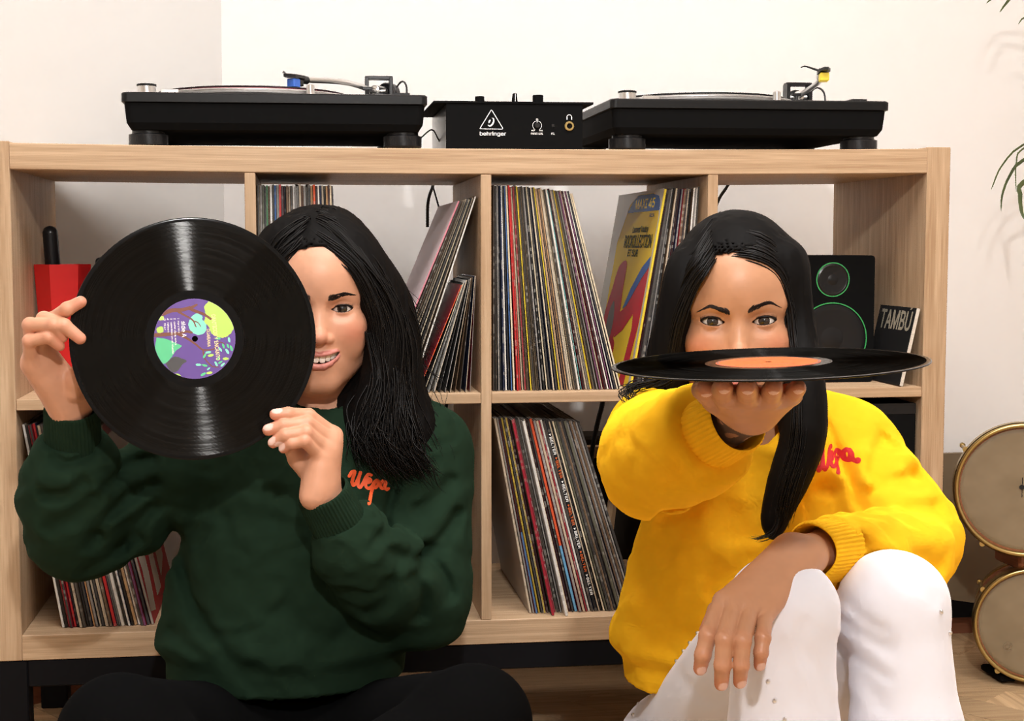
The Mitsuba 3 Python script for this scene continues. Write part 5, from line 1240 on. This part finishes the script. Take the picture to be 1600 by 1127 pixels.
    CRY = crease_set([([(1000, 792), (1035, 792), (1070, 778), (1110, 755)], -.55, .009, .010), ([(1022, 650), (1005, 695), (1005, 745)], -.55, .012, .006), ([(1055, 630), (1035, 690), (1030, 760)], -.6, .014, .006), ([(1092, 628), (1085, 690), (1080, 750)], -.63, .012, .006), 
        ([(1092, 770), (1060, 830), (1030, 900), (1005, 960)], -.45, .016, .008), ([(1085, 765), (1110, 790), (1150, 850)], -.45, .014, .006), ([(1120, 720), (1135, 790), (1165, 850)], -.44, .016, .006), ([(1180, 850), (1130, 900), (1100, 940)], -.45, .018, .005),
        ([(1283, 640), (1296, 690), (1308, 740), (1312, 800)], -.42, .007, .008), ([(1318, 775), (1370, 745), (1430, 735)], -.44, .012, .009), ([(1330, 805), (1390, 780), (1450, 785)], -.47, .012, .008), ([(1325, 745), (1360, 700), (1390, 680)], -.42, .013, .007), ([(1340, 830), (1400, 820), (1460, 830)], -.5, .012, -.006), ([(1330, 850), (1390, 850), (1440, 880)], -.53, .012, .006),
        ([(1295, 815), (1325, 845), (1345, 880)], -.58, .008, .010), ([(1290, 905), (1320, 895), (1350, 870)], -.6, .008, .008), ([(1262, 800), (1300, 775), (1330, 770)], -.5, .012, .007), ([(1305, 740), (1270, 790), (1240, 800)], -.44, .016, .006)])
    def sweat0(P):
        q = (P-chest)*A(1, 1.25, 1)
        def sc(v): return (np.asarray(v)-chest)*A(1, 1.25, 1)
        d = chain(q, [sc(p(1195, 740, -.35)), sc(p(1185, 850, -.36)), sc(p(1150, 980, -.35)), sc(p(1125, 1080, -.34))], [.128, .142, .140, .132], .06)
        d = smin(d, rc(P, neck+A(0, .01, -.05), shR+A(.02, 0, 0), .058, .060), .05); d = smin(d, rc(P, neck+A(0, .01, -.05), shL-A(.02, 0, 0), .058, .060), .05)
        aR = rc(P, shR+A(-.01, 0, -.0), elR+A(.0, .01, .0), .070, .066)
        fo = chain(P, [elR+A(.0, -.0, -.0), p(1070, 700, -.63), p(1112, 678, -.665), cR2+(cuR-cR2)*.35], [.062, .056, .050, .041], .02)
        aL = rc(P, shL, elL, .068, .062); fl = chain(P, [elL, p(1400, 868, -.55), p(1355, 872, -.60), cL2], [.060, .054, .046, .034], .02)
        d = smin(d, smin(aR, fo, .012), .018); d = smin(d, aL, .016); d = smin(d, fl, .008)
        return d
    def sweat(P):
        d = sweat0(P)
        d = d+bunch(P, cuR, elR, .050, .004, .06, .15, 5)+bunch(P, shR, elR, .07, .004, .0, .22, 9)+bunch(P, cuL, elL, .036, .005, .060, .12, 15)+bunch(P, elL, shL, .060, .004, .0, .17, 19)
        big = fbm(P*A(6, 6, 5)+3, 2, 31)-.5; diag = fbm(P@A([.75, 0, .55], [0, 1, 0], [-.55, 0, .75])*A(6, 6, 14)+5, 2, 33)-.5
        d = d-.009*big-.004*diag+1.6*creases(P, CRY)
        for a, dd, rr in ((cuR, dR, .0365), (cuL, dL, .0325)):
            t, _ = limb_coords(P, a, a+dd); near = np.linalg.norm(P-a, axis=1) < .09
            d = np.where(near, smax(d, .046-t, .006), d); d = smax(d, -rc(P, a-dd*.05, a+dd*.056, rr-.004, rr-.004), .003)
        hb = P[:, 2]-hemz
        d = d+.010*smooth01(.055, .03, hb)*smooth01(-.05, .0, hb)-.008*smooth01(.10, .06, hb)*smooth01(.02, .06, hb)
        d = np.maximum(d, hemz-P[:, 2])
        d = smax(d, -(trousers_soft(P)-.004), .006)
        nk = rc(P, neck+A(0, .0, -.02), neck+A(0, -.01, .10), .060, .075); d = smax(d, -nk, .004)
        col_ = np.sqrt(np.square(np.linalg.norm((P-(neck+A(0, -.002, -.022)))[:, :2]*A(1, 1.05), axis=1)-.066)+np.square(P[:, 2]-(neck[2]-.028)-.25*(P[:, 1]-neck[1])))-.0095
        return smin(d, col_, .004)
    def trousers_soft(P): return np.minimum(rc(P, knR, hipR+A(0, -.05, 0), .058, .07), rc(P, knL, hipL+A(0, -.05, 0), .058, .07))
    lo, hi = bones_box([shR, shL, elR, elL, cuR, cuL, chest, p(1125, 1080, -.34)], .12); lo[2] = hemz-.03
    sw = sdf_mesh(sweat, lo, hi, .0042); s = part(k, 'sweatshirt', sw, 'yellow_fleece', True)
    for a, dd, rr in ((cuR, dR, .0365), (cuL, dL, .0325)): part(s, 'cuff', cuff_mesh(a, dd, rr, rr+.002, .064), 'yellow_fleece', 50)
    o = p(1272, 742, -.46); ex = p(1343, 718, -.44)-o
    part(s, 'chest_lettering', lettering_on(sweat, affinity.scale(script_word(.060, .085), 1, .95, origin=(0, 0)), o, ex, A(.0, 0, 1), A(.05, 1, 0)), 'print_red_bright', 30)
    # hair: long and straight, parted, one side over the chest
    def hq(*v): return H.w(A(*v)[None])[0]
    Rf = [hq(.060, .035, .075), p(1244, 450, -.47), p(1252, 520, -.475), p(1258, 600, -.50), p(1256, 680, -.505), p(1232, 750, -.51), p(1212, 805, -.51), p(1208, 835, -.51)]
    Rt = [hq(.06, .06, .07), p(1226, 450, -.43), p(1232, 540, -.42), p(1250, 620, -.45), p(1258, 700, -.475)]
    Lt = [hq(-.058, .055, .070), p(1068, 450, -.425), p(1046, 520, -.41), p(1040, 600, -.40), p(1060, 660, -.39)]
    Lf = [hq(-.060, .035, .070), p(1064, 455, -.445), p(1050, 520, -.435), p(1044, 590, -.42)]
    Lb = [hq(-.03, .12, .05), p(1100, 480, -.34), p(1090, 580, -.33), p(1080, 640, -.33)]
    Rb = [hq(.03, .12, .05), p(1205, 480, -.34), p(1215, 580, -.33), p(1230, 660, -.36)]
    curt = [(Rf, [.012, .010, .012, .018, .021, .018, .010, .003]), (Rt, [.020, .020, .021, .024, .020]), (Lt, [.018, .016, .014, .020, .02]), (Lf, [.010, .010, .012, .016]), (Lb, [.03, .032, .032, .03]), (Rb, [.03, .032, .034, .03])]
    def mass(P):
        q = H.q(P); curt_ = flowing(curt)
        d = ell(q, (0, .0855, .044), (.0800, .098, .0895))
        hole = ell(q, (.000, -.02, -.034), (.0690, .080, .1060)); d = smax(d, -hole, .010)
        for pts, r in curt_: d = smin(d, chain(P, pts, r, .02), .020)
        d = smax(d, -(H.f(P, False)-.0015), .004)
        w_ = .25+.75*smooth01(.0, .05, q[:, 1]); return d-.0020*w_*ridged(q, 51, (110, 110, 5))-.0008*(noise(q*A(40, 40, 6), 55)-.5)
    lo, hi = bones_box([x for c_, _ in curt for x in c_]+[hq(0, .09, .14), hq(-.09, .19, .05), hq(.09, -.01, .05)], .06)
    hk = part(k, 'hair', sdf_mesh(mass, lo, hi, .0032), 'hair_mass', True)
    GR = [[hq(-.024, .006, .077), p(1172, 405, -.492), p(1212, 425, -.490), p(1232, 470, -.485), p(1240, 530, -.49), p(1246, 600, -.52), p(1244, 690, -.53), p(1222, 770, -.535), p(1212, 838, -.53)],
          [hq(-.024, .030, .112), p(1190, 372, -.475), p(1226, 410, -.470), p(1244, 470, -.465), p(1252, 540, -.47), p(1268, 620, -.49), p(1268, 700, -.51), p(1240, 770, -.525), p(1216, 835, -.525)],
          [hq(-.018, .06, .130), p(1200, 358, -.43), p(1236, 405, -.425), p(1252, 480, -.42), p(1262, 560, -.42), p(1278, 630, -.45), p(1278, 690, -.48)],
          [hq(-.012, .10, .134), p(1190, 350, -.38), p(1236, 410, -.37), p(1254, 500, -.37), p(1264, 600, -.39), p(1276, 670, -.44)]]
    part(hk, 'strand_lock', hair_strands(GR, 1000, 71, .0028, 26, (.0010, .0004), .001, root=H.w(A(0, .09, .03)[None])[0]), 'hair_dark', True)
    GL = [[hq(-.026, .006, .077), p(1102, 424, -.488), p(1083, 450, -.478), p(1062, 500, -.465), p(1050, 555, -.45), p(1038, 610, -.44)],
          [hq(-.028, .030, .110), p(1092, 400, -.470), p(1070, 440, -.452), p(1056, 510, -.435), p(1046, 580, -.42), p(1026, 625, -.42)],
          [hq(-.024, .06, .128), p(1095, 375, -.43), p(1064, 425, -.41), p(1050, 510, -.39), p(1040, 590, -.38), p(1020, 635, -.39)],
          [hq(-.016, .10, .134), p(1105, 362, -.38), p(1066, 420, -.36), p(1052, 510, -.34), p(1042, 600, -.34)]]
    part(hk, 'strand_lock', hair_strands(GL, 900, 72, .0028, 24, (.0010, .0004), .001, root=H.w(A(0, .09, .03)[None])[0]), 'hair_dark', True)
    GF = [[p(1075, 560, -.44), p(1030, 590, -.45), p(990, 600, -.45), p(972, 612, -.45), p(1000, 635, -.46), p(1040, 645, -.46)], [p(1075, 575, -.43), p(1035, 600, -.44), p(1000, 605, -.44), p(985, 618, -.45), p(1010, 630, -.45)]]
    part(hk, 'loose_hair', hair_strands(GF, 40, 73, .003, 24, (.0006, .0003), .002), 'hair_dark', True)
    tip = [[p(1214, 790, -.525), p(1218, 815, -.53), p(1208, 835, -.53), p(1190, 843, -.525), p(1172, 838, -.52)], [p(1210, 790, -.525), p(1213, 815, -.53), p(1205, 832, -.53), p(1185, 841, -.525), p(1168, 840, -.52)]]
    part(hk, 'loose_hair', hair_strands(tip, 26, 74, .0015, 16, (.0005, .0002), .0), 'hair_dark', True)
    return k, H

def fleece(p, n, uv): return mikit.fbm(p.x*420, p.y*420, p.z*420, 2)
bumped('green_fleece', mikit.proc(lambda p, n, uv: mikit.mix((.0088, .0205, .0112), (.0125, .0285, .0160), mikit.fbm(p.x*60, p.y*60, p.z*60, 3))), fleece, .0006, .95, .08, sheen=.10, sheen_tint=.6)
bumped('yellow_fleece', mikit.proc(lambda p, n, uv: mikit.mix((.80, .425, .010), (.86, .48, .016), mikit.fbm(p.x*60, p.y*60, p.z*60, 3))), fleece, .0006, .95, .12, sheen=.25, sheen_tint=.6)
bumped('white_denim', (.70, .70, .755), lambda p, n, uv: mikit.fbm(p.x*500, p.y*500, p.z*500, 2), .0003, .85, .2)
bumped('black_cloth', (.0032, .0032, .0034), fleece, .0004, .95, .04)
mat('print_orange_red', (.72, .10, .03), .6, .25)
mat('print_red_bright', (.55, .025, .03), .6, .25)
mat('pearl', (.75, .72, .68), .18, .6)
PG, HG, _ = person_green()
PY, HY = person_yellow()
# ================================================================ the two held records
def groove_rough(p, n, uv): return .09+.42*dr.square(mikit.noise(uv.x*190, 1.5))*(.3+1.2*mikit.noise(uv.x*31, 3.5))
# fine grooves: rough across (u runs outwards), smooth along
scene['vinyl'] = {'type': 'twosided', 'bsdf': {'type': 'roughconductor', 'material': 'none', 'distribution': 'ggx', 'alpha_u': mikit.proc(groove_rough), 'alpha_v': .006, 'specular_reflectance': rgb((.020, .0197, .0192))}}
mat('vinyl_smooth', (.004, .004, .0042), .16, .18)
def annulus(r0, r1, z, n=160, m=18):
    """a flat ring whose uv runs outwards (u) and round (v), so that grooves shine as on a record"""
    r = np.linspace(r0, r1, m); a = np.linspace(0, 2*np.pi, n+1)
    Rr, Aa = np.meshgrid(r, a, indexing='ij'); V = np.stack([Rr*np.cos(Aa), Rr*np.sin(Aa), Rr*0+z], -1).reshape(-1, 3)
    uv = np.stack([Rr/r1, Aa/(2*np.pi)], -1).reshape(-1, 2); i, j = np.meshgrid(np.arange(m-1), np.arange(n), indexing='ij')
    a0 = (i*(n+1)+j).ravel(); F = np.vstack([np.stack([a0, a0+n+1, a0+n+2], 1), np.stack([a0, a0+n+2, a0+1], 1)]); return V, F, uv
def held_record(label, centre, normal, up, label_mat):
    k = thing('vinyl_record', label, 'record')
    nz = np.asarray(normal)/np.linalg.norm(normal); ey = np.asarray(up, float); ey = ey-nz*(ey@nz); ey /= np.linalg.norm(ey); ex = np.cross(ey, nz)
    M = np.eye(4); M[:3, :3] = np.stack([ex, ey, nz], 1); M[:3, 3] = centre
    rim = [(.0036, -.0011), (.05, -.0011), (.145, -.0008), (.149, -.0011), (.151, -.0006), (.1512, .0), (.151, .0006), (.149, .0011)]
    put(k+'__disc', (lambda m: (m.apply_transform(M), m)[1])(lathe(rim+[(.147, .00085), (.0036, .00085), (.0036, -.0011)], n=160)), 'vinyl_smooth', 30)
    for z, fl in ((.00092, False), (-.00118, True)):
        V, F, uv = annulus(.0605, .1462, z); F = F[:, ::-1] if fl else F
        scene[f'{k}__grooves' + ('_001' if fl else '')] = mikit.ply(trimesh.Trimesh(trimesh.transform_points(V, M), F, process=False), 'vinyl', True, uv=uv)
    m = lathe([(.0036, .0009), (.0500, .0009), (.0500, .00112), (.0036, .00112), (.0036, .0009)], n=96); m.apply_transform(M); lk = put(k+'__centre_label', m, label_mat)
    m = lathe([(.0036, -.0011), (.0500, -.0011), (.0500, -.00132), (.0036, -.00132), (.0036, -.0011)], n=96); m.apply_transform(M); put(k+'__centre_label_001', m, label_mat)
    def on(shape, mt, lift, name='label_print'):
        m = shape if isinstance(shape, trimesh.Trimesh) else extrude(shape, .00006); m = m.copy(); m.apply_translation((0, 0, .00113+lift)); m.apply_transform(M); part(k+'__centre_label', name, m, mt)
    return k, on
mat('label_purple', (.13, .075, .29), .4, .35); mat('label_orange', (.62, .095, .018), .45, .3)
mat('label_brown', (.19, .075, .055), .4, .35); mat('label_lime', (.45, .70, .14), .4, .35); mat('label_aqua', (.24, .69, .54), .4, .35); mat('label_green', (.11, .52, .26), .4, .35); mat('label_slate', (.075, .075, .08), .4, .35); mat('label_cream', (.80, .66, .36), .4, .35)
cL, nL = REC_C, REC_N
kL, onL = held_record('black record with a purple leafy label held up before the half hidden face', cL, nL, A(0, 0, 1), 'label_purple')
# label print, drawn in pixels of the photograph from the label's centre
S_ = .05/62.5
disc = Point(0, 0).buffer(.0498, quad_segs=24)
def LP(pts): return affinity.scale(Polygon(pts), S_, -S_, origin=(0, 0))
def zl(x, y): return ((x-527)/9.39, (y-477)/9.39)                   # from the enlarged view of the label
def blobz(pts, n=90): return affinity.scale(Polygon(spline([zl(*q) for q in pts+pts[:1]], n)), S_, -S_, origin=(0, 0)).intersection(disc)
def branch(pts, w0, w1):
    P_ = spline([zl(*q) for q in pts], 24); return unary_union([affinity.scale(LineString(P_[i:i+2]).buffer(w0+(w1-w0)*i/23), S_, -S_, origin=(0, 0)) for i in range(23)]).intersection(disc)
def scallop(pts, amp, n): # a leafy outline
    P_ = spline([zl(*q) for q in pts+pts[:1]], n*6); c = P_.mean(0); t = np.arange(len(P_))
    return affinity.scale(Polygon(c+(P_-c)*(1+amp*np.abs(np.sin(t*np.pi/6)))[:, None]), S_, -S_, origin=(0, 0)).buffer(0).intersection(disc)
br = unary_union([branch([(60, 110), (200, 60), (330, 55), (460, 25)], 3.4, 2.6), branch([(460, 35), (560, 80), (660, 120), (760, 190)], 2.6, 1.6), branch([(470, 30), (560, -20)], 2.4, 1.6), branch([(300, 80), (400, 140), (500, 205), (545, 300)], 1.8, .8), branch([(510, 215), (570, 240), (615, 300)], .8, .5),
                  branch([(-40, 415), (150, 405), (300, 395), (400, 370), (480, 385)], 3.0, 1.6), branch([(300, 410), (430, 480), (540, 560), (640, 640), (790, 640)], 2.0, .9), branch([(640, 640), (660, 760), (760, 880), (860, 900)], 1.2, .6), branch([(790, 640), (880, 540), (960, 560)], .9, .5)])
onL(scallop([(670, 10), (760, -70), (900, -20), (1010, 60), (1090, 250), (1060, 380), (960, 460), (850, 450), (770, 400), (730, 300), (670, 230), (690, 140)], .03, 22), 'label_lime', 0)
onL(scallop([(490, 150), (560, 110), (640, 150), (640, 200), (690, 260), (680, 370), (590, 420), (490, 380), (440, 290), (450, 220)], .03, 14), 'label_aqua', 0)
onL(scallop([(20, 200), (10, 140), (60, 120), (90, 160), (80, 195)], .03, 8), 'label_lime', 0); onL(blobz([(0, 390), (-20, 330), (30, 290), (70, 300), (75, 370)]), 'label_lime', 0)
onL(br, 'label_brown', .00007)
onL(blobz([(-20, 450), (120, 475), (260, 540), (335, 580), (250, 650), (170, 760), (90, 830), (0, 820), (-60, 700)]), 'label_green', .0)
onL(blobz([(100, 830), (220, 735), (330, 760), (400, 800), (340, 850), (270, 940), (180, 960)]), 'label_slate', .00007)
lv = []
for x, y, a, l in ((860, 480, 0, 40), (1020, 500, 80, 42), (935, 590, 75, 38), (890, 640, 55, 38), (1000, 590, 70, 35), (990, 670, 60, 46), (1050, 625, 70, 46), (715, 680, -10, 42), (660, 730, -60, 40), (570, 858, 5, 42), (660, 870, 15, 42), (715, 920, -40, 30), (635, 1000, -30, 44), (825, 850, 65, 40), (885, 830, -30, 36), (920, 865, -40, 40), (860, 770, -60, 34)):
    lv.append(affinity.scale(affinity.rotate(affinity.scale(Point(*zl(x, y)).buffer(1), l/9.39, l*.42/9.39), a), S_, -S_, origin=(0, 0)))
onL(unary_union(lv[::2]).intersection(disc), 'label_green', .0001); onL(unary_union(lv[1::2]).intersection(disc), 'label_aqua', .0001)
ll = [affinity.scale(affinity.rotate(affinity.scale(Point(*zl(x, y)).buffer(1), 45/9.39, 20/9.39), a), S_, -S_, origin=(0, 0)) for x, y, a in ((965, 778, 0), (750, 725, -10), (725, 980, -10), (275, 1005, 25))]
onL(unary_union(ll).intersection(disc), 'label_lime', .00012)
def words(s, x, y, h, mt, length, dx=0):
    g = text(s, h/9.39*S_, .00006, True, False); g.apply_scale((length/9.39*S_/g.extents[0], 1, 1))
    X, Y_ = zl(x, y); M2 = np.eye(4); a = math.radians(-90+dx); M2[:2, :2] = [[math.cos(a), -math.sin(a)], [math.sin(a), math.cos(a)]]; M2[:2, 3] = (X*S_, -Y_*S_); g.apply_transform(M2); onL(g, mt, .0002, 'label_lettering')
words('side A', 335, 215, 62, 'print_white', 235, 2)
for i, (s, x, ln) in enumerate((('1  mar y luna', 282, 215), ('2  canto de la selva', 228, 390), ('3  semillas en el viento', 180, 520), ('4  raices', 132, 210), ('5  flor', 84, 170))): words(s, x, 168, 26, 'print_white', ln, 2)
words('GUARANA', 697, 335, 46, 'label_cream', 262, 2); words('CANTICOS Y ENCANTO', 770, 120, 56, 'label_cream', 680, 5)
# the record held out flat
Yc = -.805; cR = p(1200, 567.5, Yc); q = C-cR
fw = A(0, -1, 0); up = A(0, 0, 1.)
dirc = (C-cR)/np.linalg.norm(C-cR); el = math.asin(50.5/492); lat = np.cross(dirc, up); lat /= np.linalg.norm(lat); upc = np.cross(lat, dirc)
nR = upc*math.cos(el)+dirc*math.sin(el); lat2 = lat
ca, sa = math.cos(math.radians(2.1)), math.sin(math.radians(2.1))
# tilt sideways about the viewing line so that the right side lies lower, as in the photograph
nR = nR*ca+np.cross(dirc, nR)*sa+dirc*(dirc@nR)*(1-ca)
kR, onR = held_record('black record with an orange label held out flat on the raised palm', cR, nR, A(.3, 1, 0), 'label_orange')
ringp = Point(0, 0).buffer(.0495).difference(Point(0, 0).buffer(.0470)); onR(ringp.union(sbox(-.03, .020, .03, .0215)).union(sbox(-.024, -.024, .024, -.0225)), 'label_brown', .0)
